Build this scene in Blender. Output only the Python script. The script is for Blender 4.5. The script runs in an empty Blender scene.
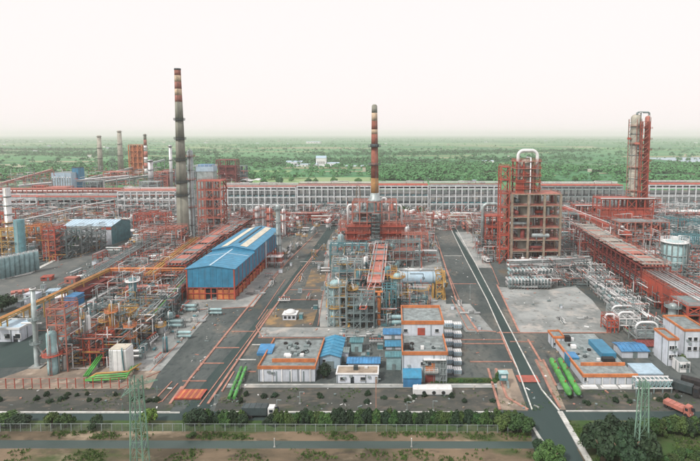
import bpy, math, random
from mathutils import Vector, Quaternion
R = math.radians
sc = bpy.context.scene
COL = sc.collection
random.seed(11)

# ---------------------------------------------------------------- camera
CAM_H, PITCH, FPX, CX, CY = 80.0, 5.0, 500.0, 393.0, 177.7
cd = bpy.data.cameras.new("camera")
cam = bpy.data.objects.new("camera", cd); COL.objects.link(cam)
cam.location = (0, 0, CAM_H); cam.rotation_euler = (R(90 - PITCH), 0, 0)
cd.sensor_width = 36; cd.lens = FPX / 700 * 36
cd.shift_x = (350 - CX) / 700; cd.shift_y = (CY - 230.5) / 700
cd.clip_start = 1; cd.clip_end = 80000
sc.camera = cam

# ---------------------------------------------------------------- sky, sun, exposure
SUN_EL, SUN_AZ = 48.0, 222.0          # azimuth clockwise from +Y: high behind the camera, to the left
w = bpy.data.worlds.new("World"); sc.world = w; w.use_nodes = True
nt = w.node_tree; nt.nodes.clear()
out = nt.nodes.new("ShaderNodeOutputWorld"); bg = nt.nodes.new("ShaderNodeBackground")
sky = nt.nodes.new("ShaderNodeTexSky"); sky.sky_type = 'NISHITA'; sky.sun_disc = False
sky.sun_elevation = R(SUN_EL); sky.sun_rotation = R(SUN_AZ); sky.dust_density = 4; sky.air_density = 1.2
mx = nt.nodes.new("ShaderNodeMix"); mx.data_type = 'RGBA'; mx.inputs[0].default_value = 0.93
mx.inputs[7].default_value = (9.75, 9.1, 8.95, 1)      # the even overcast veil
nt.links.new(sky.outputs[0], mx.inputs[6]); nt.links.new(mx.outputs[2], bg.inputs[0])
bg.inputs[1].default_value = 0.1
nt.links.new(bg.outputs[0], out.inputs[0])
sl = bpy.data.lights.new("sun", 'SUN'); sl.energy = 2.7; sl.angle = R(9); sl.color = (1, 0.93, 0.84)
so = bpy.data.objects.new("sun", sl); COL.objects.link(so)
so.rotation_euler = (R(90 - SUN_EL), 0, R(180 - SUN_AZ) + math.pi * 0)
d = Vector((math.sin(R(SUN_AZ)) * math.cos(R(SUN_EL)), math.cos(R(SUN_AZ)) * math.cos(R(SUN_EL)), math.sin(R(SUN_EL))))
so.rotation_euler = d.to_track_quat('Z', 'Y').to_euler()
sc.view_settings.view_transform = 'Standard'; sc.view_settings.look = 'None'
sc.view_settings.exposure = 0.16; sc.view_settings.gamma = 1
sc.cycles.max_bounces = 4; sc.cycles.diffuse_bounces = 1; sc.cycles.glossy_bounces = 2
sc.cycles.volume_bounces = 3; sc.cycles.transmission_bounces = 2

# ---------------------------------------------------------------- measuring: picture row/column -> ground
cp, sp = math.cos(R(PITCH)), math.sin(R(PITCH))
def ray(px, py):
    u, v = (px - CX) / FPX, (CY - py) / FPX
    return u, cp + v * sp, -sp + v * cp
def P(px, py, z=0.0):
    x, y, k = ray(px, py); t = (z - CAM_H) / k
    return x * t, y * t
def HT(Y, py):                       # height of a point at distance Y seen in row py
    _, y, k = ray(0, py); return CAM_H + Y * k / y
def XA(px, Y, z=0.0):                # x of a point at distance Y, height z seen in column px
    t = Y * cp + (CAM_H - z) * sp    # depth along the axis
    return (px - CX) / FPX * t
def MPP(Y): return (Y * cp + CAM_H * sp) / FPX

# ---------------------------------------------------------------- materials
MATS = {}
def mat(name, rgb, rough=0.7, metal=0.0, var=0.25, scale=0.35, rnd=0.12, dirt=None, bump=0.0, grime=.45):
    m = bpy.data.materials.new(name); m.use_nodes = True
    n = m.node_tree; b = n.nodes["Principled BSDF"]
    b.inputs["Roughness"].default_value = rough; b.inputs["Metallic"].default_value = metal
    geo = n.nodes.new("ShaderNodeNewGeometry")
    no = n.nodes.new("ShaderNodeTexNoise"); no.inputs["Scale"].default_value = scale
    no.inputs["Detail"].default_value = 6; no.inputs["Roughness"].default_value = 0.65
    n.links.new(geo.outputs["Position"], no.inputs["Vector"])
    mr = n.nodes.new("ShaderNodeMapRange"); mr.inputs[1].default_value = 0.35; mr.inputs[2].default_value = 0.7
    n.links.new(no.outputs["Fac"], mr.inputs[0])
    c1 = n.nodes.new("ShaderNodeMix"); c1.data_type = 'RGBA'
    dk = dirt or tuple(c * (1 - 1.6 * var) for c in rgb)
    c1.inputs[6].default_value = (*[max(0.01, c) for c in dk], 1)
    c1.inputs[7].default_value = (*[min(0.9, c * (1 + 0.5 * var)) for c in rgb], 1)
    n.links.new(mr.outputs[0], c1.inputs[0])
    oi = n.nodes.new("ShaderNodeObjectInfo")
    hs = n.nodes.new("ShaderNodeHueSaturation")
    r2 = n.nodes.new("ShaderNodeMapRange"); r2.inputs[3].default_value = 1 - rnd; r2.inputs[4].default_value = 1 + rnd
    n.links.new(oi.outputs["Random"], r2.inputs[0]); n.links.new(r2.outputs[0], hs.inputs["Value"])
    n.links.new(c1.outputs[2], hs.inputs["Color"])
    mp = n.nodes.new("ShaderNodeMapping"); mp.inputs["Scale"].default_value = (1.3, 1.3, .14); n.links.new(geo.outputs["Position"], mp.inputs["Vector"])
    n2 = n.nodes.new("ShaderNodeTexNoise"); n2.inputs["Scale"].default_value = 1.0; n2.inputs["Detail"].default_value = 5; n.links.new(mp.outputs[0], n2.inputs["Vector"])
    m2 = n.nodes.new("ShaderNodeMapRange"); m2.inputs[1].default_value = .5; m2.inputs[2].default_value = .72; m2.inputs[4].default_value = grime; n.links.new(n2.outputs["Fac"], m2.inputs[0])
    c2 = n.nodes.new("ShaderNodeMix"); c2.data_type = 'RGBA'; n.links.new(m2.outputs[0], c2.inputs[0]); n.links.new(hs.outputs[0], c2.inputs[6])
    c2.inputs[7].default_value = (*[c*.45+g for c, g in zip(rgb, (.045, .032, .022))], 1)
    n.links.new(c2.outputs[2], b.inputs["Base Color"])
    if bump:
        bp = n.nodes.new("ShaderNodeBump"); bp.inputs["Strength"].default_value = bump
        n.links.new(no.outputs["Fac"], bp.inputs["Height"]); n.links.new(bp.outputs[0], b.inputs["Normal"])
    MATS[name] = m
    return m
RED = mat("red_steel", (.45, .07, .042), .6, dirt=(.24, .07, .05))
SALMON = mat("faded_red_steel", (.47, .16, .12), .7, dirt=(.27, .12, .10))
MAROON = mat("maroon_sheet", (.22, .05, .045), .6)
ORANGE = mat("orange_steel", (.56, .20, .07), .6, dirt=(.36, .12, .05))
YELLOW = mat("ochre_steel", (.55, .33, .08), .65, dirt=(.3, .18, .07))
TEAL = mat("teal_paint", (.09, .25, .29), .5)
PTEAL = mat("pale_teal_paint", (.32, .50, .53), .45)
WHITE = mat("white_paint", (.76, .78, .79), .5, var=.1, grime=.2)
CREAM = mat("cream_sheet", (.62, .60, .50), .6, var=.15)
GALV = mat("galvanised_steel", (.38, .45, .46), .45, .35)
GREY = mat("grey_steel", (.20, .265, .275), .6)
DARK = mat("dark_steel", (.045, .068, .075), .6)
ALU = mat("aluminium_cladding", (.55, .57, .58), .38, .6, var=.15)
TAN = mat("tan_concrete", (.33, .275, .215), .85, var=.25)
CONC = mat("grey_concrete", (.35, .37, .36), .9)
RACKW = mat("rack_white", (.66, .71, .74), .6, grime=.3)
OCHB = mat("stack_ochre_band", (.38, .21, .08), .85, rnd=0)
RUST = mat("rusty_cladding", (.34, .20, .13), .75, var=.35)
COLC = mat("weathered_column", (.40, .39, .33), .7, scale=.2)
DECK = mat("deck_plate", (.38, .355, .32), .8)
STACKC = mat("stack_concrete", (.25, .255, .215), .85, scale=.12, var=.2, rnd=0)
BAND_R = mat("stack_red_band", (.34, .14, .11), .8, rnd=0)
BAND_W = mat("stack_pale_band", (.60, .46, .33), .8, rnd=0)
BRICK = mat("brick_stack_red", (.33, .12, .085), .85, rnd=0)
BLUE = mat("blue_sheet", (.045, .25, .42), .5, var=.18)
BLUE2 = mat("bright_blue_paint", (.06, .25, .50), .5)
LBLUE = mat("pale_blue_sheet", (.42, .58, .70), .5, var=.12)
WALLB = mat("blue_white_wall", (.62, .68, .76), .7, var=.12)
GREEN = mat("bright_green_paint", (.09, .38, .08), .5, var=.35)
PGREEN = mat("pylon_green", (.20, .34, .27), .6)
GLASS = mat("dark_glass", (.03, .04, .05), .15, var=.1)
BLACK = mat("black_rubber", (.02, .02, .022), .8)
ROOFG = mat("grey_roof_felt", (.25, .30, .31), .9, scale=.5, var=.3)
CABLE = mat("grey_wire", (.30, .33, .33), .6)
BARK = mat("bark", (.12, .09, .06), .9)
KERBP = mat("faded_red_kerb", (.44, .23, .18), .85)
KERBW = mat("white_kerb", (.60, .62, .60), .85)

def leafmat(name, c0, c1):
    m = mat(name, c0, .75, var=.1, scale=.9, rnd=.25, grime=0)
    n = m.node_tree
    for x in list(n.nodes)[:6]:
        if x.bl_idname == "ShaderNodeMix":
            x.inputs[6].default_value = (*c0, 1); x.inputs[7].default_value = (*c1, 1)
    hs = next(x for x in n.nodes if x.bl_idname == "ShaderNodeHueSaturation"); oi = next(x for x in n.nodes if x.bl_idname == "ShaderNodeObjectInfo")
    r3 = n.nodes.new("ShaderNodeMapRange"); r3.inputs[3].default_value = .515; r3.inputs[4].default_value = .455
    mu = n.nodes.new("ShaderNodeMath"); mu.operation = 'FRACT'; m7 = n.nodes.new("ShaderNodeMath"); m7.operation = 'MULTIPLY'; m7.inputs[1].default_value = 7.31
    n.links.new(oi.outputs["Random"], m7.inputs[0]); n.links.new(m7.outputs[0], mu.inputs[0]); n.links.new(mu.outputs[0], r3.inputs[0]); n.links.new(r3.outputs[0], hs.inputs["Hue"])
    return m
LEAF = leafmat("leaf_green", (.016, .055, .014), (.06, .14, .03))
LEAFD = leafmat("leaf_dark", (.008, .028, .014), (.026, .062, .026))
LEAFY = leafmat("leaf_bright", (.05, .13, .02), (.13, .24, .04))
LEAFG = leafmat("leaf_grass", (.04, .095, .02), (.11, .19, .04))
LEAFF = leafmat("leaf_far", (.035, .15, .06), (.10, .30, .105))

# ---------------------------------------------------------------- mesh building
class MB:
    def __init__(s): s.v = []; s.f = []; s.sm = []; s.mi = []
    def box(s, c, d, smooth=False, mi=0):
        x, y, z = c; a, b, h = d[0] / 2, d[1] / 2, d[2]; k = len(s.v)
        s.v += [(x-a,y-b,z),(x+a,y-b,z),(x+a,y+b,z),(x-a,y+b,z),(x-a,y-b,z+h),(x+a,y-b,z+h),(x+a,y+b,z+h),(x-a,y+b,z+h)]
        for f in ((0,3,2,1),(4,5,6,7),(0,1,5,4),(1,2,6,5),(2,3,7,6),(3,0,4,7)):
            s.f.append(tuple(k+i for i in f)); s.sm.append(smooth); s.mi.append(mi)
    def bar(s, p, q, w, h=None, mi=0):
        p, q = Vector(p), Vector(q); d = q - p
        if d.length < 1e-6: return
        rot = d.to_track_quat('Z', 'Y'); h = h or w; k = len(s.v)
        for t in (p, q):
            for a, b in ((-1,-1),(1,-1),(1,1),(-1,1)):
                s.v.append(tuple(t + rot @ Vector((a*w/2, b*h/2, 0))))
        for f in ((0,3,2,1),(4,5,6,7),(0,1,5,4),(1,2,6,5),(2,3,7,6),(3,0,4,7)):
            s.f.append(tuple(k+i for i in f)); s.sm.append(False); s.mi.append(mi)
    def tube(s, pts, r, n=8, mi=0, caps=True):
        pts = [Vector(p) for p in pts]; k = len(s.v)
        rr = r if isinstance(r, (list, tuple)) else [r] * len(pts)
        up = None
        for i, p in enumerate(pts):
            t = (pts[min(i+1, len(pts)-1)] - pts[max(i-1, 0)]).normalized()
            if up is None: up = Vector((0, 0, 1)) if abs(t.z) < .9 else Vector((0, 1, 0))
            a = t.cross(up)
            if a.length < 1e-4: a = t.orthogonal()
            a.normalize(); b = a.cross(t).normalized(); up = b
            for j in range(n):
                an = 2*math.pi*j/n; s.v.append(tuple(p + (a*math.cos(an) + b*math.sin(an)) * rr[i]))
        for i in range(len(pts)-1):
            for j in range(n):
                s.f.append((k+i*n+j, k+i*n+(j+1)%n, k+(i+1)*n+(j+1)%n, k+(i+1)*n+j)); s.sm.append(True); s.mi.append(mi)
        if caps:
            s.f.append(tuple(k+j for j in reversed(range(n)))); s.f.append(tuple(k+(len(pts)-1)*n+j for j in range(n)))
            s.sm += [False, False]; s.mi += [mi, mi]
    def lathe(s, prof, c=(0,0,0), n=24, mi=0):
        k = len(s.v)
        for r, z in prof:
            for j in range(n):
                an = 2*math.pi*j/n; s.v.append((c[0]+r*math.cos(an), c[1]+r*math.sin(an), c[2]+z))
        for i in range(len(prof)-1):
            for j in range(n):
                s.f.append((k+i*n+j, k+i*n+(j+1)%n, k+(i+1)*n+(j+1)%n, k+(i+1)*n+j)); s.sm.append(True); s.mi.append(mi)
        if prof[0][0] > .01: s.f.append(tuple(k+j for j in reversed(range(n)))); s.sm.append(False); s.mi.append(mi)
        if prof[-1][0] > .01: s.f.append(tuple(k+(len(prof)-1)*n+j for j in range(n))); s.sm.append(False); s.mi.append(mi)
    def poly(s, pts, mi=0):
        k = len(s.v); s.v += [tuple(p) for p in pts]; s.f.append(tuple(range(k, k+len(pts)))); s.sm.append(False); s.mi.append(mi)
    def prism(s, pts, h, mi=0):                  # pts: [(x,y,z)] counter-clockwise seen from above, extruded up by h
        k = len(s.v); n = len(pts); s.v += [tuple(p) for p in pts] + [(p[0], p[1], p[2]+h) for p in pts]
        s.f.append(tuple(k+n+i for i in range(n))); s.f.append(tuple(k+i for i in reversed(range(n)))); s.sm += [False]*2; s.mi += [mi]*2
        for i in range(n):
            s.f.append((k+i, k+(i+1)%n, k+n+(i+1)%n, k+n+i)); s.sm.append(False); s.mi.append(mi)
    def mesh(s, name, *ms):
        me = bpy.data.meshes.new(name); me.from_pydata(s.v, [], s.f)
        for m in ms: me.materials.append(m)
        me.polygons.foreach_set("use_smooth", s.sm)
        if len(ms) > 1: me.polygons.foreach_set("material_index", s.mi)
        me.update(); return me

def link(name, me, parent=None, loc=(0,0,0), rot=None, scale=None):
    o = bpy.data.objects.new(name, me); COL.objects.link(o)
    o.location = loc
    if rot is not None:
        if isinstance(rot, Quaternion): o.rotation_mode = 'QUATERNION'; o.rotation_quaternion = rot
        else: o.rotation_euler = rot
    if scale: o.scale = scale
    if parent: o.parent = parent
    return o
_c = {}
def unit(shape, m):
    k = (shape, m.name)
    if k not in _c:
        b = MB()
        if shape == 'box': b.box((0,0,0), (1,1,1))
        elif shape == 'cyl': b.lathe([(1,0),(1,1)], n=24)
        elif shape == 'rod': b.lathe([(1,0),(1,1)], n=8)
        elif shape == 'dome': b.lathe([(1,0),(.95,.31),(.81,.59),(.59,.81),(.31,.95),(0.001,1)], n=24)
        elif shape == 'cap':                       # vessel body with dished ends, height 1 plus ends
            b.lathe([(.001,-.09),(.5,-.075),(.85,-.04),(1,0),(1,1),(.85,1.04),(.5,1.075),(.001,1.09)], n=20)
        _c[k] = b.mesh(shape + "_" + m.name, m)
    return _c[k]
def thing(name, label, cat, x=0, y=0, z=0, rz=0, group=None):
    o = bpy.data.objects.new(name, None); COL.objects.link(o)
    o.empty_display_size = .5
    o.location = (x, y, z); o.rotation_euler = (0, 0, rz)
    o["label"] = label; o["category"] = cat
    if group: o["group"] = group
    return o
def tag(o, label, cat, group=None):
    o["label"] = label; o["category"] = cat
    if group: o["group"] = group
    return o
def struct(name, b, *m):
    o = link(name, b.mesh(name, *m)); o["kind"] = "structure"; return o
def box(par, name, m, c, d, rz=0):
    return link(name, unit('box', m), par, c, (0,0,rz) if rz else None, d)
def cyl(par, name, m, c, r, h): return link(name, unit('cyl', m), par, c, None, (r, r, h))
def bar(par, name, m, p, q, w, h=None):
    p, q = Vector(p), Vector(q); d = q - p
    return link(name, unit('box', m), par, p, d.to_track_quat('Z', 'Y'), (w, h or w, d.length))
def rod(par, name, m, p, q, r, shape='rod'):
    p, q = Vector(p), Vector(q); d = q - p
    return link(name, unit(shape, m), par, p, d.to_track_quat('Z', 'Y'), (r, r, d.length))
def pipe(par, name, m, pts, r, n=8):
    b = MB(); b.tube(pts, r, n); return link(name, b.mesh(name, m), par)
def part(par, name, b, *m): return link(name, b.mesh(name, *m), par)
def arch(x0, x1, z0, z1, y=0, n=6):          # inverted U with rounded shoulders
    r = min(abs(x1-x0)/2, z1-z0) * .6; s = 1 if x1 > x0 else -1; pts = [(x0,y,z0)]
    for i in range(n+1):
        a = math.pi - math.pi/2*i/n; pts.append((x0+s*(r+r*math.cos(a)), y, z1-r+r*math.sin(a)))
    for i in range(n+1):
        a = math.pi/2 - math.pi/2*i/n; pts.append((x1-s*(r-r*math.cos(a)), y, z1-r+r*math.sin(a)))
    return pts + [(x1,y,z0)]
def rail_loop(b, x0, x1, y0, y1, z, h=1.1, step=3.0, w=.09):
    cs = [(x0,y0),(x1,y0),(x1,y1),(x0,y1)]
    for i in range(4):
        a, c = cs[i], cs[(i+1)%4]; L = math.hypot(c[0]-a[0], c[1]-a[1]); n = max(1, int(L/step))
        for t in (h, h*.5): b.bar((*a, z+t), (*c, z+t), w)
        for k in range(n):
            f = k/n; p = (a[0]+(c[0]-a[0])*f, a[1]+(c[1]-a[1])*f); b.bar((*p, z), (*p, z+h), w)
def rail_ring(b, r, z, h=1.1, n=14, w=.08, a0=0, a1=6.283):
    pr = None
    for i in range(n+1):
        a = a0+(a1-a0)*i/n; p = (r*math.cos(a), r*math.sin(a))
        b.bar((*p, z), (*p, z+h), w)
        if pr:
            for t in (h, h*.5): b.bar((*pr, z+t), (*p, z+t), w)
        pr = p
def ladder(b, x, y, z0, z1, w=.5):
    for s in (-w/2, w/2): b.bar((x+s, y, z0), (x+s, y, z1), .08)
    n = int((z1-z0)/1.2)
    for i in range(n): b.bar((x-w/2, y, z0+1.2*i+.4), (x+w/2, y, z0+1.2*i+.4), .06)
# ================================================================ ground, roads, plain
def ground_mat(name, cols, scales, rough=.95, stretch=(1,1,1), bump=.15, stains=None):
    """layered noise: cols[0] base, then each further colour through its own noise mask"""
    m = bpy.data.materials.new(name); m.use_nodes = True; n = m.node_tree; b = n.nodes["Principled BSDF"]
    b.inputs["Roughness"].default_value = rough; b.inputs["Specular IOR Level"].default_value = .2
    geo = n.nodes.new("ShaderNodeNewGeometry"); mp = n.nodes.new("ShaderNodeMapping"); mp.inputs["Scale"].default_value = stretch
    n.links.new(geo.outputs["Position"], mp.inputs["Vector"])
    rgb = n.nodes.new("ShaderNodeRGB"); rgb.outputs[0].default_value = (*cols[0], 1); cur = rgb.outputs[0]
    for i, (c, (s, lo, hi)) in enumerate(zip(cols[1:], scales)):
        no = n.nodes.new("ShaderNodeTexNoise"); no.noise_dimensions = '4D'; no.inputs["W"].default_value = 3.7*i
        no.inputs["Scale"].default_value = s; no.inputs["Detail"].default_value = 7; no.inputs["Roughness"].default_value = .62
        n.links.new(mp.outputs[0], no.inputs["Vector"])
        mr = n.nodes.new("ShaderNodeMapRange"); mr.inputs[1].default_value = lo; mr.inputs[2].default_value = hi
        n.links.new(no.outputs["Fac"], mr.inputs[0])
        mx = n.nodes.new("ShaderNodeMix"); mx.data_type = 'RGBA'
        n.links.new(mr.outputs[0], mx.inputs[0]); n.links.new(cur, mx.inputs[6]); mx.inputs[7].default_value = (*c, 1)
        cur = mx.outputs[2]
        if i == 0: last = no
    n.links.new(cur, b.inputs["Base Color"])
    if bump:
        bp = n.nodes.new("ShaderNodeBump"); bp.inputs["Strength"].default_value = bump; bp.inputs["Distance"].default_value = .3
        n.links.new(last.outputs["Fac"], bp.inputs["Height"]); n.links.new(bp.outputs[0], b.inputs["Normal"])
    return m
G_LAND = ground_mat("farmland", [(.095,.25,.11),(.05,.18,.08),(.21,.31,.17),(.32,.34,.24),(.042,.15,.078)],
    [(.0016,.42,.56),(.0011,.55,.68),(.0035,.56,.68),(.012,.54,.66)], stretch=(.4,1,1), bump=0)
G_YARD = ground_mat("yard_asphalt", [(.102,.119,.118),(.060,.076,.077),(.15,.15,.137),(.19,.175,.15),(.042,.057,.06),(.15,.118,.085),(.17,.17,.16)],
    [(.035,.42,.56),(.02,.52,.64),(.06,.57,.68),(.55,.50,.70),(.045,.60,.70),(1.3,.60,.74)], stretch=(1,.6,1))
G_ROAD = ground_mat("road_asphalt", [(.044,.070,.069),(.033,.053,.054),(.068,.09,.086)], [(.06,.45,.65),(.25,.55,.75)], stretch=(1,.3,1))
G_DIAG = ground_mat("worn_road", [(.135,.15,.148),(.10,.115,.115),(.17,.175,.165)], [(.06,.43,.6),(.2,.52,.68)])
G_CONC = ground_mat("pale_concrete", [(.31,.335,.335),(.19,.21,.21),(.39,.38,.36),(.13,.13,.12)], [(.05,.43,.57),(.12,.52,.66),(.35,.56,.7)])
G_TAN = ground_mat("tan_hardstanding", [(.31,.255,.205),(.18,.155,.13),(.40,.34,.28),(.10,.09,.08)], [(.08,.43,.58),(.3,.52,.68),(.12,.58,.7)])
G_SAND = ground_mat("ochre_sand", [(.30,.20,.10),(.15,.125,.09),(.10,.105,.10)], [(.14,.40,.54),(.10,.44,.56)])
G_SOIL = ground_mat("bare_soil", [(.19,.145,.10),(.085,.072,.05),(.30,.245,.18),(.045,.075,.025),(.05,.045,.035)], [(.05,.42,.56),(.10,.52,.64),(.06,.54,.64),(.3,.55,.7)], stretch=(.5,1,1))
G_GRAV = ground_mat("dark_gravel", [(.082,.085,.078),(.052,.060,.056),(.14,.122,.10),(.035,.062,.026),(.18,.155,.13)], [(.07,.43,.57),(.3,.52,.66),(.08,.55,.66),(.9,.60,.74)], stretch=(.5,1,1))
G_GRASS = ground_mat("rough_grass", [(.05,.095,.03),(.085,.09,.05),(.03,.06,.02)], [(.12,.45,.62),(.4,.5,.7)], stretch=(.6,1,1))
G_CANAL = ground_mat("canal_water", [(.055,.085,.08),(.04,.06,.058),(.05,.085,.04)], [(.05,.45,.62),(.1,.6,.7)], rough=.35, stretch=(.3,1,1), bump=.03)
G_REDM = mat("faded_red_crossing", (.42,.10,.075), .85, dirt=(.25,.09,.07), scale=.6)

LAYER = [0.0]
def sheet(name, m, pix, z=None):
    if z is None: LAYER[0] += .004; z = .03 + LAYER[0]
    pts = [P(*p) for p in pix]
    a = sum(pts[i][0]*pts[(i+1)%len(pts)][1]-pts[(i+1)%len(pts)][0]*pts[i][1] for i in range(len(pts)))
    if a < 0: pts.reverse()
    b = MB(); b.poly([(x, y, z) for x, y in pts]); return struct(name, b, m)
b = MB(); b.poly([(-40000,-300,0),(40000,-300,0),(40000,45000,0),(-40000,45000,0)]); struct("ground", b, G_LAND)
sheet("plant_yard", G_YARD, [(-260,470),(960,470),(960,190),(-260,190)])
sheet("soil_strip", G_SOIL, [(-260,470),(960,470),(960,448.5),(-260,448.5)])
sheet("canal", G_CANAL, [(-260,448),(541,448.5),(533,441.5),(-260,439.5)])
sheet("verge", G_SOIL, [(-260,439.5),(532,441.5),(531,431),(-260,430.5)])
sheet("verge", G_GRASS, [(-260,431),(531,431.5),(530,419),(-260,418.5)])
sheet("front_road", G_ROAD, [(-260,420.5),(960,420.5),(960,411.5),(-260,411.5)])
sheet("gravel_strip", G_GRAV, [(-260,411),(170,411),(186,389),(-260,389)])
sheet("gravel_strip", G_GRAV, [(214,411),(500,411),(497,385.5),(226,385.5)])
sheet("gravel_strip", G_GRAV, [(562,411),(960,411),(960,386),(553,386)])
sheet("verge", G_GRASS, [(590,470),(960,470),(960,420.5),(566,420.5)])
# roads running away from the camera
sheet("main_road", G_ROAD, [(528,411.8),(517,368),(487,300),(463,254),(447.5,222),(452.5,222),(473,259),(493,297),(513,335),(541.5,390),(558,411.8)])
sheet("main_road", G_ROAD, [(528,411),(533,421),(533,428),(546,448),(555,470),(588,470),(574,443),(559,411)])
sheet("west_road", G_ROAD, [(183,411.8),(207,379),(245,335),(282,290),(312,250),(329,226),(336,226),(325,246),(297,278),(254,340),(218,394),(208,411.8)])
sheet("diagonal_road", G_DIAG, [(-60,312),(20,294),(75,268),(128,238),(160,224),(150,222),(118,230.5),(60,257),(28,273),(-60,291)])
sheet("back_road", G_ROAD, [(-100,218),(800,218),(800,214.5),(-100,214.5)])
sheet("diagonal_road", G_ROAD, [(-60,372),(36,366),(60,330),(0,326),(-60,330)])
# hardstandings
sheet("concrete_apron", G_CONC, [(497,287),(520,332.5),(618,332.5),(606,318),(592,300),(575,286),(548,290)])
sheet("concrete_apron", G_CONC, [(466,332),(494,332),(470,304),(440,304),(440,322),(456,322)])
sheet("concrete_apron", G_CONC, [(328,240),(318,300),(320,327),(448,327),(443,270),(436,240)])
sheet("concrete_apron", G_CONC, [(258,337),(262,327.5),(405,327.5),(400,337)])
sheet("concrete_apron", G_CONC, [(180,311),(253,307),(294,254),(270,240),(232,290),(186,300)])
sheet("concrete_apron", G_CONC, [(120,371),(161,371),(216,307),(190,303),(150,340)])
sheet("tan_apron", G_TAN, [(-30,389.5),(150,389),(160,371),(118,371),(95,345),(70,345),(48,362)])
sheet("sandy_patch", G_SAND, [(256,327),(270,309),(318,309),(312,327)])
sheet("sandy_patch", G_SAND, [(300,300),(312,268),(328,268),(322,300)])
sheet("concrete_apron", G_CONC, [(455,232),(470,232),(492,268),(478,268)])
sheet("tan_apron", G_TAN, [(500,410),(528,411),(512,369),(494,369)])
sheet("tan_apron", G_TAN, [(560,410),(566,410),(544,360),(534,360)])
sheet("rough_lawn", G_GRASS, [(431,383.2),(497,383.2),(496,378),(431,378)])
sheet("concrete_path", G_CONC, [(226,388),(497,388),(497,384.5),(228,384.5)])
sheet("concrete_path", G_CONC, [(556,383.5),(640,383.5),(640,390),(558,390)])
sheet("red_crossing", G_REDM, [(519.5,383),(515.5,376),(536.5,376),(540.5,383)], z=.32)
def kerb(pix, m, wd=.45, h=.14, name="kerb"):
    b = MB(); pts = [P(*p) for p in pix]
    for p, q in zip(pts, pts[1:]): b.bar((*p, .05+h/2), (*q, .05+h/2), h, wd) if False else b.bar((*p, h/2+.1), (*q, h/2+.1), wd, h+.2)
    return struct(name, b, m)
kerb([(532,410),(517,368),(487,300),(463,254),(447.5,222)], KERBW, .42)
kerb([(452.5,222),(473,259),(493,297),(513,335),(541.5,390),(559,411)], KERBW, .42)
b = MB()
for k in range(14):
    f = k/14; g = (k+.93)/14
    p, q = P(560+18*f, 412+31*f), P(560+18*g, 412+31*g); b.bar((*p,.15), (*q,.15), 1.5, .3)
struct("pale_kerb", b, KERBW)
kerb([(578,443),(594,470)], KERBW, 1.6)
kerb([(533,428),(546,448),(557,470)], KERBW, .8)
kerb([(-60,291),(28,274),(60,258),(118,231.5)], KERBW, 2.4, .25)
kerb([(190,379),(245,311),(282,267),(318,232)], KERBP, .75)
kerb([(178,396),(190,379)], KERBP, .75); kerb([(170,404),(182,387)], KERBP, .75)
kerb([(208,404),(252,340),(297,276),(318,250)], KERBP, .75)
kerb([(222,392),(234,372)], KERBP, .5)
for pl in ([(488,369),(500,410)],[(496,369),(507,398),(528,410)],[(536,360),(551,392),(560,408)],[(543,360),(556,386)],
           [(500,332),(512,360)],[(456,300),(478,332)],[(440,250),(456,300)],[(420,224),(440,250)],[(528,340),(541,362)],[(497,285),(519,332)]):
    kerb(pl, KERBP, .75)
kerb([(-260,412.6),(170,412.6)], KERBW, .4); kerb([(224,412.6),(500,412.6)], KERBW, .4); kerb([(566,411.6),(640,411.6)], KERBW, .4)
kerb([(228,385),(497,385)], KERBW, .4)

rq = random.Random(5)
for f in (.15,.4,.62,.85):
    kerb([(172+70*f,392-118*f*.6),(196+70*f,392-118*f*.6)], KERBP, .3)
for p, q in (((258,338),(330,338)),((236,360),(256,360)),((252,345),(300,345)),((300,262),(330,262)),((310,250),(335,250)),((290,290),(322,290)),((286,300),(318,300)),((444,256),(462,256)),((450,284),(476,284)),((462,344),(504,344)),((470,362),(512,362)),((258,320),(285,280)),((322,300),(332,246))):
    kerb([p, q], KERBP if (p[0] % 4) else KERBW, .35, .1)

for pl in ([(200,405),(262,322),(300,276),(322,246)],[(176,398),(150,430) if 0 else (186,386)],[(162,402),(178,384)],[(155,400),(172,382)],[(262,338),(256,327),(268,310)],[(344,337),(344,327)],[(452,300),(468,330),(496,332)],[(505,345),(520,375)],[(510,342),(534,342)],[(444,340),(503,340)],
           [(497,333),(610,333)],[(240,372),(256,372)],[(330,262),(322,300),(318,326)],[(180,311),(253,307)],[(253,307),(290,258)],[(60,332),(36,362)],[(0,331),(60,331)],[(150,372),(214,308)],[(470,232),(492,268),(499,285)],[(436,236),(446,268),(462,306)],[(118,390),(160,372)]):
    kerb(pl, KERBP, .32, .12)

# the air
hz = MB(); hz.box((0, 22300, -1), (81000, 45400, 152))
hm = bpy.data.materials.new("haze"); hm.use_nodes = True; n = hm.node_tree; n.nodes.clear()
o_ = n.nodes.new("ShaderNodeOutputMaterial"); pv = n.nodes.new("ShaderNodeVolumePrincipled")
pv.inputs["Color"].default_value = (1.0, .96, 1.0, 1); pv.inputs["Density"].default_value = 1.15e-4; pv.inputs["Anisotropy"].default_value = .1
n.links.new(pv.outputs[0], o_.inputs["Volume"])
ho = link("haze", hz.mesh("haze", hm)); ho["kind"] = "stuff"
# ================================================================ builders
OCC = []
def occ(x, y, w, d): OCC.append((x-w/2, x+w/2, y-d/2, y+d/2))
def free(x, y, r):
    return all(x+r < a or x-r > b or y+r < c or y-r > e for a, b, c, e in OCC)
def copy_tree(o, parent=None):
    c = o.copy(); COL.objects.link(c)
    if parent: c.parent = parent
    for ch in KIDS.get(o, ()): copy_tree(ch, c)
    return c
KIDS = {}
def learn(o):
    KIDS[o] = list(o.children)
    for c in KIDS[o]: learn(c)

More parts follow.
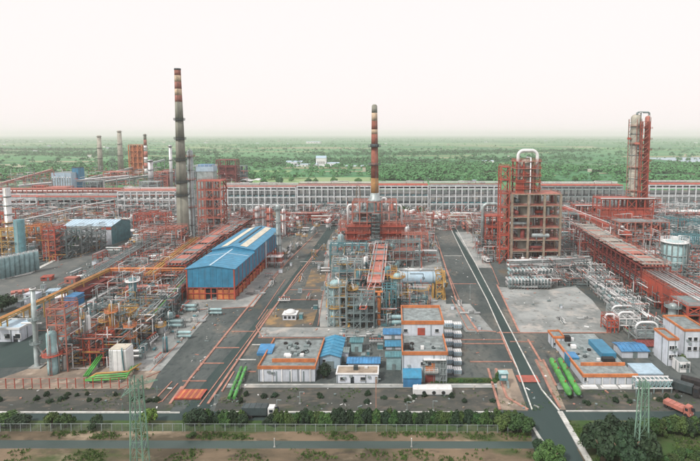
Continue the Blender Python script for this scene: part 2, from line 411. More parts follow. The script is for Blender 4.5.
def rack(label, p0, p1, width, levels, bay, steel, pipes, name="pipe_rack", cat="pipe rack", group=None, deck=None,
         rail=None, cw=.45, diag=False, noocc=False, sidepanel=None):
    """a pipe rack from ground point p0 to p1: portal frames, longitudinal beams, pipes lying on each level"""
    x0, y0 = p0; x1, y1 = p1; L = math.hypot(x1-x0, y1-y0); a = math.atan2(y1-y0, x1-x0)
    t = thing(name, label, cat, x0, y0, 0, a, group); n = max(1, round(L/bay)); top = levels[-1]; hw = width/2
    if not noocc:
        for i in range(int(L/6)+1):
            f = i*6/L; occ(x0+(x1-x0)*f, y0+(y1-y0)*f, width+2, width+2)
    for i in range(n+1):
        x = L*i/n
        for s in (-hw, hw): box(t, "column", steel, (x, s, 0), (cw, cw, top))
        for z in levels: box(t, "cross_beam", steel, (x, 0, z-.5), (cw*.8, width-cw, .5))
        if diag and i < n:
            for s in (-hw, hw): bar(t, "brace", steel, (x, s, .5 if i % 2 else top-.6), (L*(i+1)/n, s, top-.6 if i % 2 else .5), cw*.5)
    for z in levels:
        for s in (-hw, hw): box(t, "side_beam", steel, (L/2, s, z-.55), (L+cw, cw*.7, .5))
    for lv, off, r, m in pipes:
        z = levels[lv] + r
        pipe(t, "pipe", m, [(-.5, off, z), (L*.5, off, z+.02), (L+.5, off, z)], r)
    if deck:
        rg = random.Random(int(L*10)); m_ = max(2, n*2)
        for i in range(m_):
            f = rg.random()
            if f < .12: continue
            o_ = rg.uniform(-.6,.6); box(t, "deck_plate", deck if f < .8 else (SALMON if deck is not SALMON else GREY), (L*(i+.5)/m_, o_, top+.9+rg.uniform(-.06,.06)), (L/m_-.08, width+.4-abs(o_)*2, .22))
        for s in (-.3,.32): box(t, "cable_tray", GALV, (L/2, s*width, top+1.16), (L, .5, .3))
    if rail:
        b = MB(); rail_loop(b, 0, L, -hw, hw, top+(1.15 if deck else 0), 1.2, max(3, L/25), .12); part(t, "handrail", b, rail)
    if sidepanel:
        for i in range(n): box(t, "side_panel", sidepanel, (L*(i+.5)/n, -hw-.2, levels[0]), (L/n-.5, .12, top-levels[0]-.8))
    return t

def frame(label, x, y, w, d, levels, nx, ny, steel, floor=GREY, name="steel_structure", cat="structure", group=None, rz=0,
          cw=.5, brace=True, rail=None, fl=.75, seed=1, stair=True):
    """an open multi-storey plant structure, front face on y, running back by d"""
    rg = random.Random(seed); t = thing(name, label, cat, x, y, 0, rz, group); occ(x, y+d/2, w+1, d+1); top = levels[-1]
    xs = [-w/2 + w*i/(nx-1) for i in range(nx)]; ys = [d*j/(ny-1) for j in range(ny)]
    for a in xs:
        for b_ in ys: box(t, "column", steel, (a, b_, 0), (cw, cw, top))
    for z in levels:
        for b_ in ys: box(t, "beam", steel, (0, b_, z-.55), (w-cw, cw*.75, .5))
        for a in xs: box(t, "beam", steel, (a, d/2, z-.6), (cw*.7, d-cw, .48))
        if z < top or fl > .8:
            ww = w*(fl if z < top else 1); off = (w-ww)/2*rg.choice((-1, 0, 1))
            box(t, "floor", floor, (off, d/2, z), (ww, d+.3, .12))
        b = MB(); rail_loop(b, -w/2, w/2, 0, d, z+.1, 1.1, 3.5, .1); part(t, "handrail", b, rail or steel)
    if brace:
        zz = [0]+list(levels)
        for k in range(len(zz)-1):
            i = rg.randrange(nx-1)
            bar(t, "brace", steel, (xs[i], -.05, zz[k]), (xs[i+1], -.05, zz[k+1]-.6), cw*.5)
            bar(t, "brace", steel, (xs[i+1], .1, zz[k]), (xs[i], .1, zz[k+1]-.6), cw*.5)
    if stair:
        b = MB(); z0 = 0; s = 1
        for z in levels:
            if s > 0: b.bar((w/2+1, 0, z0), (w/2+1, d*.8, z), .9, .15)
            else: b.bar((w/2+2, d*.8, z0), (w/2+2, 0, z), .9, .15)
            z0 = z; s = -s
        part(t, "stair", b, floor)
    return t

def innards(label, x, y, w, d, levels, n, group, seed, mats_, rmax=1.6):
    """vessels and exchangers that stand on the floors of a structure"""
    rg = random.Random(seed); zz = [0]+list(levels[:-1])
    for i in range(n):
        z = rg.choice(zz); h = (levels+[levels[-1]+5])[zz.index(z)] - z - .9; r = rg.uniform(.6, 1)*min(rmax, h*.4)
        px, py = x+rg.uniform(-w/2+1.5, w/2-1.5), y+rg.uniform(1, d-1); m = rg.choice(mats_)
        t = thing("process_vessel", label, "vessel", px, py, z+.15, rg.choice((0, math.pi/2)), group)
        if rg.random() < .5:
            o = link("shell", unit('cap', m), t, (0,0,.35), None, (r*.8, r*.8, max(1.2, h*.8)))
            box(t, "base", GREY, (0,0,0), (r*1.5, r*1.5, .4)); pipe(t, "pipe", ALU, [(r*.7,0,h*.5),(r*1.6,0,h*.5),(r*1.6,0,.2)], .18)
        else:
            q = Vector((1,0,0)).to_track_quat('Z','Y'); L = min(w, d)*.55
            link("shell", unit('cap', m), t, (-L/2,0,r+.6), q, (r*.8, r*.8, L))
            for s in (-.3, .3): box(t, "saddle", GREY, (s*L,0,0), (.4, r*1.4, r+.2))
            pipe(t, "pipe", ALU, [(0,0,r*1.7),(0,0,h*.9),(L*.4,0,h*.9)], .16)

def tower(label, x, y, r, h, m, plats=(), steel=RED, name="process_column", cat="column", group=None, top='dome', skirt=2.5, rail=True,
          pipes_=1, hoops=(), seed=0, ladd=True):
    t = thing(name, label, cat, x, y, 0, 0, group); occ(x, y, 2*r+1, 2*r+1); rg = random.Random(seed+int(x))
    b = MB(); pr = [(r*1.06, 0), (r*1.06, skirt), (r, skirt+.1), (r, h)]
    if top == 'dome': pr += [(r*.92, h+r*.28), (r*.7, h+r*.55), (r*.35, h+r*.7), (.01, h+r*.74)]
    b.lathe(pr, n=28); part(t, "shell", b, m)
    for z in hoops:
        b = MB(); b.lathe([(r+.02, z), (r+.22, z+.02), (r+.22, z+.6), (r+.02, z+.62)], n=28); part(t, "hoop", b, GREY)
    for z in plats:
        b = MB(); b.lathe([(r+.05, z), (r+1.5, z), (r+1.5, z+.18), (r+.05, z+.18)], n=20); part(t, "platform", b, steel)
        b = MB(); rail_ring(b, r+1.45, z+.18, 1.1, 14, .09); part(t, "handrail", b, steel)
    if ladd: 
        b = MB(); ladder(b, 0, 0, 0, h, .7); o = part(t, "ladder", b, steel); o.location = (.3*r, -r-.35, 0)
    for i in range(pipes_):
        a = -1.2+1.1*i+rg.uniform(-.3,.3); pr_ = max(.2, r*.12); q = (math.cos(a)*(r+pr_*1.6), math.sin(a)*(r+pr_*1.6))
        pipe(t, "pipe", ALU, [(0,0,h+r*.7),(0,0,h+r*.7+1.2),(q[0],q[1],h+r*.7+1.2),(q[0],q[1],h*.5),(q[0],q[1],1)] if i == 0 else
             [(q[0]*.8,q[1]*.8,h*rg.uniform(.4,.9)),(q[0],q[1],h*.4),(q[0],q[1],.5)], pr_)
    return t

def drum(label, x, y, z, r, L, rz, m, leg=GREY, name="horizontal_drum", cat="drum", group=None, plat=None, nz=2, bands=True):
    t = thing(name, label, cat, x, y, 0, rz, group); occ(x, y, L if abs(math.cos(rz))>.5 else 2*r, 2*r if abs(math.cos(rz))>.5 else L)
    q = Vector((1,0,0)).to_track_quat('Z','Y')
    link("shell", unit('cap', m), t, (-L/2+L*.06, 0, z+r), q, (r, r, L*.88))
    for s in (-.3, .3):
        box(t, "saddle", leg, (s*L, 0, 0), (max(.5, L*.04), r*1.5, z+r*.35))
        if bands:
            b = MB(); b.lathe([(r*1.01, -.15), (r*1.04, -.14), (r*1.04, .14), (r*1.01, .15)], n=20)
            o = part(t, "band", b, GREY); o.location = (s*L, 0, z+r); o.rotation_mode = 'QUATERNION'; o.rotation_quaternion = q
    for i in range(nz):
        xx = (i-(nz-1)/2)*L*.35; pipe(t, "nozzle", ALU, [(xx,0,z+r*1.9),(xx,0,z+2*r+1),(xx+1.5,0,z+2*r+1.2),(xx+1.5,r+.5,z+2*r+1.2)], max(.15, r*.1))
    if plat:
        box(t, "platform", plat, (0, r+.9, z+r*1.2), (L*.9, 1.5, .15))
        b = MB(); rail_loop(b, -L*.45, L*.45, r+.2, r+1.6, z+r*1.2+.15); part(t, "handrail", b, plat)
        for s in (-.4, .4): box(t, "leg", plat, (s*L, r+1.3, 0), (.3, .3, z+r*1.2))
    return t

def building(label, x, y, w, d, h, wall, roof, parapet=None, name="building", cat="building", group=None, pth=.8, doors=(), windows=(),
             kind='flat', ridge=0, rz=0, ribs=0, par_back=True):
    """front wall on y, running back by d; doors/windows: (offset from centre, z0, width, height, material)"""
    t = thing(name, label, cat, x, y, 0, rz, group); occ(x, y+d/2, w, d)
    if kind == 'flat':
        b = MB(); b.box((0, d/2, 0), (w, d, h)); part(t, "wall", b, wall)
        box(t, "roof", roof, (0, d/2, h+.003), (w-.4, d-.4, .15))
        if parapet:
            box(t, "parapet", parapet, (0, -.02, h-.1), (w+.5, .4, pth))
            if par_back: box(t, "parapet", parapet, (0, d, h-.1), (w+.5, .4, pth))
            for s in (-1, 1): box(t, "parapet", parapet, (s*(w/2+.02), d/2, h-.1), (.4, d-.45, pth))
    else:
        b = MB()
        if kind == 'gabley':            # ridge runs back
            sec = [(-w/2, 0), (w/2, 0), (w/2, h), (0, h+ridge), (-w/2, h)]
            b.v += [(a, 0, z) for a, z in sec] + [(a, d, z) for a, z in sec]
        else:                           # ridge runs left-right
            sec = [(0, 0), (d, 0), (d, h), (d/2, h+ridge), (0, h)]
            b.v += [(-w/2, a, z) for a, z in sec] + [(w/2, a, z) for a, z in sec]
        b.f += [(0,1,2,3,4) if kind == 'gabley' else (4,3,2,1,0), (9,8,7,6,5) if kind == 'gabley' else (5,6,7,8,9)]
        for i in range(5): b.f.append((i, (i+1)%5, 5+(i+1)%5, 5+i)[::(-1 if kind == 'gabley' else 1)])
        b.sm += [False]*7; b.mi += [0]*7; part(t, "wall", b, wall)
        if kind == 'gabley':
            for s in (-1, 1):
                b = MB(); b.prism([(0,-.5,h+ridge+.05),(s*(w/2+.5),-.5,h-.05-ridge/w),(s*(w/2+.5),d+.5,h-.05-ridge/w),(0,d+.5,h+ridge+.05)][::s], .22); part(t, "roof", b, roof)
            for i in range(int(ribs)):
                yy = d*(i+.5)/ribs
                for s in (-1, 1): bar(t, "roof_rib", roof, (0, yy, h+ridge+.3), (s*(w/2+.4), yy, h+.2), .25, .12)
        else:
            for s in (0, 1):
                e = -.5 if s == 0 else d+.5
                pts = [(-w/2-.5,e,h-.05),(w/2+.5,e,h-.05),(w/2+.5,d/2,h+ridge+.05),(-w/2-.5,d/2,h+ridge+.05)]
                b = MB(); b.prism(pts if s == 0 else pts[::-1], .22); part(t, "roof", b, roof)
            for i in range(int(ribs)):
                xx = -w/2+w*(i+.5)/ribs
                for e in (-.4, d+.4): bar(t, "roof_rib", roof, (xx, d/2, h+ridge+.3), (xx, e, h+.2), .12, .25)
    if kind == 'flat' and h > 3:
        for s in (-.485, .2): box(t, "downpipe", GREY, (s*w, -.14, 0), (.14, .16, h-.15))
        rg = random.Random(int(x*7+y)); 
        for k in range(3): 
            q = rg.uniform(-.4, .4)*w; box(t, "wall_unit", GALV, (q, -.3, h*rg.uniform(.5, .72)), (.9, .4, .65))
        for s in (-1, 1):
            if s*x < 0: box(t, "downpipe", GREY, (s*(w/2+.1), d*.4, 0), (.16, .14, h-.15))
    for o_, z, ww, hh, m in doors: box(t, "door", m, (o_, -.04, z), (ww, .16, hh))
    for o_, z, ww, hh, m in windows:
        f = box(t, "window", WHITE, (o_, -.03, z-.1), (ww+.25, .14, hh+.2))
        g = link("pane", unit('box', m), f, (0, -.6, .06), None, (.86, .4, .86)); link("sill", unit('box', CONC), f, (0, -.9, -.05), None, (1.1, 2.2, .06))
    return t

def shed_open(x): pass

# ---- crowns: shared leaf-clump meshes
def crown_mesh(seed, n, m, lobes=9, flat=1.0, leaf=.13):
    rg = random.Random(seed); b = MB(); L = []
    for i in range(lobes):
        a = rg.uniform(0, 6.283); q = rg.uniform(.1, .74); L.append((q*math.cos(a), q*math.sin(a), (.95-.55*q*rg.uniform(.6,1.5))*flat*rg.uniform(.45,1), rg.uniform(.2, .36)))
    for i in range(n):
        cx, cy, cz, r = rg.choice(L); v = Vector((rg.gauss(0,1), rg.gauss(0,1), rg.gauss(0,1))).normalized()
        p = Vector((cx, cy, cz)) + v*r*rg.uniform(.55, 1.06)*Vector((1,1,.8)).length/1.63
        nn = (v + Vector((rg.gauss(0,.5), rg.gauss(0,.5), rg.gauss(0,.5)+.3))).normalized()
        a = nn.orthogonal().normalized(); c = nn.cross(a); s = leaf*rg.uniform(.6, 1.35); ang = rg.uniform(0, 6.28)
        a, c = a*math.cos(ang)+c*math.sin(ang), c*math.cos(ang)-a*math.sin(ang); k = len(b.v)
        for da, dc in ((-1,-.5),(.2,-.8),(1,.1),(.1,.8),(-.8,.5)): b.v.append(tuple(p + a*da*s + c*dc*s + nn*s*.2*da))
        b.f.append((k,k+1,k+2,k+3,k+4)); b.sm.append(False); b.mi.append(0)
    return b.mesh("crown", m)
CROWNS = {}
def crown(m, k):
    if (m.name, k) not in CROWNS: CROWNS[(m.name, k)] = crown_mesh(k*7+1, 4600, m, lobes=15+2*k, leaf=.066)
    return CROWNS[(m.name, k)]
_tr = MB(); _tr.tube([(0,0,0),(.03,.01,.3),(.0,.03,.62)], [.07,.05,.025], 7)
for a in (0.4, 2.4, 4.6): _tr.tube([(.02,.01,.3),(.2*math.cos(a),.2*math.sin(a),.5),(.34*math.cos(a),.34*math.sin(a),.68)], [.04,.028,.012], 5)
TRUNK = _tr.mesh("trunk", BARK)
def tree(label, x, y, h, wd, m=LEAF, name="tree", cat="tree", group=None, k=None, trunk=True):
    t = thing(name, label, cat, x, y, 0, random.uniform(0, 6.28), group); k = random.randrange(5) if k is None else k
    if trunk:
        link("trunk", TRUNK, t, (0,0,0), None, (h, h, h)); link("crown", crown(m, k), t, (0,0,h*.18), None, (wd/2, wd/2, h*.72))
    else:
        link("trunk", TRUNK, t, (0,0,0), None, (h*.6, h*.6, h*.6)); link("foliage", crown(m, k), t, (0,0,-h*.1), None, (wd/2, wd/2, h*.92))
    return t

def pylon(label, x, y, h, wb, wt, arms, name="lattice_pylon", m=PGREEN, group=None, cat="pylon"):
    t = thing(name, label, cat, x, y, 0, 0, group)
    n = max(5, int(h/3)); lv = [h*(1-(1-i/n)**1.15) for i in range(n+1)]
    W = lambda z: (wb+(wt-wb)*z/h)/2
    for a, c in ((-1,-1),(1,-1),(1,1),(-1,1)): bar(t, "leg", m, (a*W(0), c*W(0), 0), (a*W(h), c*W(h), h), .26)
    b = MB()
    for i in range(n):
        z0, z1 = lv[i], lv[i+1]; p, q = W(z0), W(z1)
        for s in (-1, 1):
            b.bar((-p, s*p, z0), (q, s*q, z1), .06); b.bar((p, s*p, z0), (-q, s*q, z1), .06)
            b.bar((s*p, -p, z0), (s*q, q, z1), .06); b.bar((s*p, p, z0), (s*q, -q, z1), .06)
            b.bar((-q, s*q, z1), (q, s*q, z1), .055); b.bar((s*q, -q, z1), (s*q, q, z1), .055)
    part(t, "lattice", b, m)
    for (ax, ay, az) in arms:
        b = MB(); d = Vector((ax, ay, 0)); L = d.length; d.normalize(); s = Vector((-d.y, d.x, 0)); ww = wt/2; root = az
        tip = Vector((ax, ay, az+.3))
        for e in (-1, 1):
            b.bar(s*ww*e+Vector((0,0,root)), tip, .11); b.bar(s*ww*e+Vector((0,0,root+1.6)), tip, .055)
            pl = None
            for k in range(7):
                f = k/7; lo = (s*ww*e+Vector((0,0,root))).lerp(tip, f); up = (s*ww*e+Vector((0,0,root+1.6))).lerp(tip, min(1, f+.07))
                b.bar(lo, up, .055)
                o2 = (-s*ww*e+Vector((0,0,root))).lerp(tip, min(1, f+.14)); b.bar(lo, o2, .055)
        part(t, "cross_arm", b, m)
        ins = MB(); ins.lathe([(.03,-2),(.16,-1.9),(.06,-1.6),(.16,-1.5),(.06,-1.2),(.16,-1.1),(.06,-.8),(.16,-.7),(.03,-.1)], n=8)
        o = part(t, "insulator", ins, GREY); o.location = tip*.94
    return t

# ---- small equipment prototypes, copied in loops
def proto_pump(m):
    t = thing("pump_set", "x", "pump"); box(t, "base", CONC, (0,0,0), (2.6,1.1,.3))
    rod(t, "motor", m, (-1.1,0,.85), (.1,0,.85), .45, 'cyl'); rod(t, "casing", GREY, (.3,0,.8), (.95,0,.8), .5, 'cyl')
    pipe(t, "pipe", ALU, [(.6,0,1.2),(.6,0,2.6),(.6,1.8,2.6),(.6,1.8,.2)], .14); return t
def proto_exch(m):
    t = thing("heat_exchanger", "x", "heat exchanger"); q = Vector((0,1,0)).to_track_quat('Z','Y')
    for k in (0, 1):
        z = 1.5+k*2.0; link("shell", unit('cap', m), t, (0,.8,z), q, (.75,.75,6.4))
        rod(t, "channel_head", GREY, (0,-.2,z), (0,.8,z), .88, 'cyl')
        pipe(t, "nozzle", ALU, [(0,.4,z+.7),(0,.4,z+1.5),(.9,.4,z+1.5),(.9,-.8,z+1.5),(.9,-.8,.3)], .2)
    for yy in (2.2, 5.6): box(t, "saddle", CONC, (0,yy,0), (1.3,.5,1.0))
    return t
def proto_vess(m, st):
    t = thing("small_vessel", "x", "vessel"); link("shell", unit('cap', m), t, (0,0,1.6), None, (.95,.95,3.8))
    for a, c in ((-1,-1),(1,-1),(1,1),(-1,1)): box(t, "leg", GREY, (a*.6,c*.6,0), (.18,.18,1.9))
    b = MB(); b.lathe([(.96,4),(1.9,4),(1.9,4.12),(.96,4.12)], n=14); part(t, "platform", b, st)
    b = MB(); rail_ring(b, 1.85, 4.12, 1.0, 10, .08); part(t, "handrail", b, st)
    pipe(t, "pipe", ALU, [(0,0,5.8),(0,0,6.5),(1.4,0,6.5),(1.4,0,.3),(3,0,.3)], .16); return t
def proto_run(ms):
    t = thing("pipe_run", "x", "pipes")
    for i, m in enumerate(ms):
        o = i*.75-1.3
        pipe(t, "pipe", m, [(-6,o,.7),(-2,o,.7),(-2,o,1.9+.25*i),(.8,o,1.9+.25*i),(.8,o,.7),(6,o,.7)], .2)
    for x in (-5,-2.4,1.4,5): box(t, "sleeper", CONC, (x,-.2,0), (.4,3.6,.5))
    return t
def proto_manifold(m, m2):
    t = thing("valve_manifold", "x", "manifold"); rod(t, "header", m, (-3.2,0,1.4), (3.2,0,1.4), .35)
    for i in range(5):
        x = -2.6+1.3*i; pipe(t, "riser", m2, [(x,0,1.4),(x,0,2.6),(x,1.4,2.6),(x,1.4,.2)], .16)
        b = MB(); b.lathe([(.02,0),(.5,0),(.5,.1),(.02,.1)], (x,.7,3.0), 10); b.bar((x,.7,2.6),(x,.7,3.0),.12); part(t, "handwheel", b, RED)
    for x in (-2.5,2.5): box(t, "post", GREY, (x,0,0), (.25,.25,1.1))
    return t
def proto_gantry(m, pm):
    t = thing("pipe_gantry", "x", "gantry")
    for x in (-5,0,5):
        for s in (-1.3,1.3): box(t, "column", m, (x,s,0), (.3,.3,5))
        for z in (3,4.7): box(t, "cross_beam", m, (x,0,z), (.25,2.3,.3))
    for s in (-1.3,1.3):
        for z in (3,4.7): box(t, "side_beam", m, (0,s,z+.01), (10.2,.22,.28))
    for i, o in enumerate((-.8,-.1,.6)):
        for z in (3.5,5.2): rod(t, "pipe", pm[i%len(pm)], (-5.6,o,z), (5.6,o,z), .22)
    return t
def proto_plat(m, fm):
    t = thing("access_platform", "x", "platform")
    for x in (-2,2):
        for y in (-1.5,1.5): box(t, "leg", m, (x,y,0), (.25,.25,4))
    box(t, "floor", fm, (0,0,3.8), (4.4,3.4,.15)); b = MB(); rail_loop(b,-2.1,2.1,-1.6,1.6,3.95,1.1,1.4,.1); part(t, "handrail", b, m)
    b = MB(); b.bar((-2.6,-3.6,.1),(-2.6,-.4,3.9),.8,.12); part(t, "stair", b, m)
    link("vessel", unit('cap', ALU), t, (.4,0,.5), None, (.8,.8,5.2)); return t
def proto_box(m):
    t = thing("equipment_box", "x", "cabinet"); box(t, "body", m, (0,0,.25), (2.4,1.6,2.2)); box(t, "plinth", CONC, (0,0,0), (2.8,2,.25))
    box(t, "roof", GREY, (0,0,2.45), (2.7,1.9,.12)); box(t, "door", GREY, (-.55,-.82,.5), (.95,.06,1.7)); box(t, "door", GREY, (.55,-.82,.5), (.95,.06,1.7)); return t
PROTO = {}
def protos():
    for k, t in {"pumpR": proto_pump(RED), "pumpG": proto_pump(GREY), "pumpT": proto_pump(TEAL), "pumpY": proto_pump(YELLOW), "exA": proto_exch(ALU), "exT": proto_exch(PTEAL), "exR": proto_exch(SALMON),
        "veA": proto_vess(ALU, YELLOW), "veT": proto_vess(PTEAL, GREY), "veR": proto_vess(WHITE, RED), "runA": proto_run([ALU,WHITE,GREY,ALU]), "runR": proto_run([SALMON,ALU,RED,GREY]),
        "runY": proto_run([YELLOW,ORANGE,ALU]), "maR": proto_manifold(RED, ALU), "maG": proto_manifold(GREEN, ALU), "maA": proto_manifold(ALU, ALU), "gaR": proto_gantry(RED,[ALU,SALMON,GREY]),
        "gaG": proto_gantry(GREY,[ALU,WHITE,TEAL]), "gaS": proto_gantry(SALMON,[ALU,CREAM]), "gaO": proto_gantry(ORANGE,[ALU,YELLOW]), "plR": proto_plat(RED,SALMON), "plY": proto_plat(YELLOW,GREY), "plG": proto_plat(GALV,GREY),
        "boT": proto_box(TEAL), "boW": proto_box(WALLB), "boR": proto_box(RED)}.items():
        learn(t); t.location = (0, -5000, 0); PROTO[k] = t
KTXT = {"pumpR": "small red pump set", "pumpG": "small grey pump set", "pumpT": "small teal pump set", "pumpY": "small ochre pump set", "exA": "bare metal stacked heat exchanger", "exT": "pale teal stacked heat exchanger",
  "exR": "faded red stacked heat exchanger", "veA": "metal vessel with ochre platform", "veT": "pale teal vessel on legs", "veR": "white vessel with red platform", "runA": "run of pale pipes on sleepers", "runR": "run of red and grey pipes on sleepers",
  "runY": "run of ochre and orange pipes", "maR": "red valve manifold", "maG": "green valve manifold", "maA": "metal valve manifold", "gaR": "low red pipe gantry", "gaG": "low grey pipe gantry", "gaS": "low faded red pipe gantry",
  "gaO": "low orange pipe gantry", "plR": "red access platform round a vessel", "plY": "ochre access platform round a vessel", "plG": "galvanised access platform round a vessel", "boT": "teal equipment cabinet", "boW": "bluish white equipment cabinet", "boR": "red equipment cabinet"}
KR = {"pu": 1.8, "ex": 3.6, "ve": 2.4, "ru": 4.2, "ma": 3, "ga": 4.6, "pl": 3, "bo": 2}
def put(k, x, y, rz, where, s=1.0):
    t = copy_tree(PROTO[k]); t.location = (x, y, .02); t.rotation_euler = (0,0,rz); t.scale = (s,s,s)
    t["label"] = KTXT[k] + " " + where; t["group"] = KTXT[k] + " " + where; return t
def inside(x, y, poly):
    c = False; n = len(poly)
    for i in range(n):
        (x0,y0),(x1,y1) = poly[i], poly[(i+1)%n]
        if (y0 > y) != (y1 > y) and x < (x1-x0)*(y-y0)/(y1-y0)+x0: c = not c
    return c
def fill(pix, n, kinds, where, seed, s=1.0, pad=.5):
    rg = random.Random(seed); poly = [P(*p) for p in pix]; x0, x1 = min(p[0] for p in poly), max(p[0] for p in poly); y0, y1 = min(p[1] for p in poly), max(p[1] for p in poly)
    done = tr = 0
    while done < n and tr < n*60:
        tr += 1; x, y = rg.uniform(x0,x1), rg.uniform(y0,y1)
        if not inside(x, y, poly): continue
        k = rg.choice(kinds); r = KR[k[:2]]*s*.8+pad
        if not free(x, y, r): continue
        put(k, x, y, rg.choice((0, math.pi/2, math.pi, -math.pi/2)), where, s*rg.uniform(.85,1.25)); occ(x, y, r*1.6, r*1.6); done += 1
def tangle(pix, n, zmax, ms, seed, label, L=(2, 9), t0=.10, t1=.26):
    """small-bore pipework, cable trays and handrails too many and too thin to count, as real bars in one object"""
    rg = random.Random(seed); poly = [P(*p) for p in pix]; x0, x1 = min(p[0] for p in poly), max(p[0] for p in poly); y0, y1 = min(p[1] for p in poly), max(p[1] for p in poly); b = MB(); k = lim = 0
    while k < n and lim < n*30:
        lim += 1; x, y = rg.uniform(x0,x1), rg.uniform(y0,y1)
        if not inside(x, y, poly): continue
        k += 1; z = zmax*rg.random()**1.7; mi = rg.randrange(len(ms)); w_ = rg.uniform(t0,t1); p = Vector((x,y,z+.3)); ax = rg.choice((0,0,1,1,2))
        for s in range(rg.randrange(1,4)):
            d = Vector((0,0,0)); d[ax] = rg.uniform(*L)*rg.choice((-1,1))
            if ax == 2: d[2] = -p.z+.1 if rg.random() < .6 else abs(d[2])*.5
            q = p+d
            if not inside(q.x, q.y, poly): break
            b.bar(p, q, w_, mi=mi); p = q; ax = rg.choice([i for i in (0,1,2) if i != ax])
    o = link("small_bore_pipework", b.mesh("small_bore_pipework", *ms)); o["kind"] = "stuff"; o["label"] = label
def debris(pix, n, ms, seed, label, smax=1.1):
    rg = random.Random(seed); poly = [P(*p) for p in pix]; x0, x1 = min(p[0] for p in poly), max(p[0] for p in poly); y0, y1 = min(p[1] for p in poly), max(p[1] for p in poly); b = MB(); k = lim = 0
    while k < n and lim < n*30:
        lim += 1; x, y = rg.uniform(x0,x1), rg.uniform(y0,y1)
        if not inside(x, y, poly): continue
        k += 1; s = smax*rg.uniform(.25,1); a = rg.uniform(0,3.14); l = s*rg.choice((.5,.8,1,2.5)); h = s*rg.uniform(.15,.7)
        b.bar((x-l*math.cos(a)/2,y-l*math.sin(a)/2,h/2+.05), (x+l*math.cos(a)/2,y+l*math.sin(a)/2,h/2+.05), s*.6 if l > s else s, h, mi=rg.randrange(len(ms)))
    o = link("loose_materials", b.mesh("loose_materials", *ms)); o["kind"] = "stuff"; o["label"] = label
def seg(px0, px1, yb): 
    (a, Y), (c, _) = P(px0, yb), P(px1, yb); return (a+c)/2, Y, c-a
protos()
# ================================================================ the plant
PI2 = math.pi/2
# ---- front: the two pylons
x, y = P(140.3, 468); h = HT(y, 377)
pylon("tall green lattice pylon beside the white box tank, at the left of the front road", x, y, h, 3.1, 1.9,
      [(*(Vector(P(121, 399, h-1.8)) - Vector((x, y))), h-1.8), (*(Vector(P(158, 381, h-1.8)) - Vector((x, y))), h-1.8)])
x, y = P(640.5, 463); h = HT(y, 381)
pylon("pale lattice pylon rising out of the dark trees at lower right", x, y, h, 2.6, 1.5, [(-1.6, .6, h-1.5), (1.6, -.6, h-1.5)], m=PGREEN)

# ---- chimneys
x, y = P(184, 246); H_ = HT(y, 69); mp = MPP(y); r0, r1 = 6.6*mp, 2.9*mp
t = thing("chimney", "tall grey concrete chimney with red and pale bands at its top", "chimney", x, y); occ(x, y, 2*r0, 2*r0)
zz = [0] + [HT(y, q) for q in (195, 182, 160, 139, 120, 102, 95.5, 89, 82, 75.5, 69)]
for i in range(len(zz)-1):
    m = STACKC if i < 6 else (BAND_R, BAND_W)[(i-6) % 2]
    rr = lambda z: r0+(r1-r0)*(z/H_)**.8
    b = MB(); b.lathe([(rr(zz[i]), zz[i]), (rr((zz[i]+zz[i+1])/2), (zz[i]+zz[i+1])/2), (rr(zz[i+1]), zz[i+1])], n=32); part(t, "shaft_section", b, m)
    if 1 <= i < 6:
        b = MB(); b.lathe([(rr(zz[i])-.05, zz[i]-.3), (rr(zz[i])+1.1, zz[i]-.3), (rr(zz[i])+1.1, zz[i]+.1), (rr(zz[i])-.05, zz[i]+.1)], n=24); part(t, "gallery", b, DARK)
        b = MB(); o = rail_ring(b, rr(zz[i])+1.05, zz[i]+.1, 1.2, 18, .1); part(t, "handrail", b, DARK)
b = MB(); b.lathe([(r1*.8, H_-1), (r1*1.08, H_-.8), (r1*1.08, H_+.3), (r1*.75, H_+.3), (r1*.7, H_-2)], n=24); part(t, "rim", b, DARK)
b = MB(); ladder(b, 0, 0, 2, H_*.96, .8); o = part(t, "ladder", b, DARK); o.location = (r1*.3, -r0*.96, 0); o.rotation_euler = (-math.atan((r0-r1)*.93/H_), 0, 0)

# ---- heater in the middle with its brick-red chimney
x, y = P(374.5, 251); mp = MPP(y); z1 = HT(y, 226); z2 = HT(y, 213); z3 = HT(y, 203); z4 = HT(y, 195); zt = HT(y, 106)
def heater_box(cx, w, label, seed):
    t = thing("fired_heater", label, "furnace", cx, y-2); occ(cx, y+6, w+2, 20)
    box(t, "casing", SALMON, (0, 8, 4), (w-1, 14, z1-4.5))
    for a in (-w/2, -w/6, w/6, w/2):
        for c in (0, 16): box(t, "column", SALMON, (a, c, 0), (.6, .6, z1+1.5))
    for z in (4, 4+(z1-4)*.33, 4+(z1-4)*.66, z1):
        box(t, "walkway", RED, (0, -.6, z), (w+1.6, 2.2, .25)); b = MB(); rail_loop(b, -w/2-.7, w/2+.7, -1.6, .5, z+.25, 1.1, 2.5, .13); part(t, "handrail", b, RED)
    for k in range(4): box(t, "burner_door", DARK, (-w/2+w*(k+.5)/4, .9, 5.5), (1.3, .3, 2.2))
    for k in range(3): box(t, "wall_panel", RED, (-w/3+w/3*k, .85, 4+(z1-4)*.45), (w/3-1.2, .25, (z1-4)*.2))
    box(t, "roof_hood", SALMON, (0, 8, z1-.3), (w*.7, 9, 2.2)); return t
wl = XA(371, y)-XA(346, y); heater_box(XA(358.5, y), wl*.92, "red fired heater box on the left below the brick red chimney", 1)
wr = XA(405, y)-XA(379, y); heater_box(XA(392.5, y), wr*.92, "red fired heater box on the right below the brick red chimney", 2)
t = thing("chimney", "brick red chimney over the twin heaters with dark gallery and pale bands", "chimney", x, y+8)
cw = XA(380, y)-XA(370, y)
for s in (-1, 1):
    for c in (-4, 4): box(t, "column", GREY, (s*cw*.5, c, 0), (.7, .7, z2))
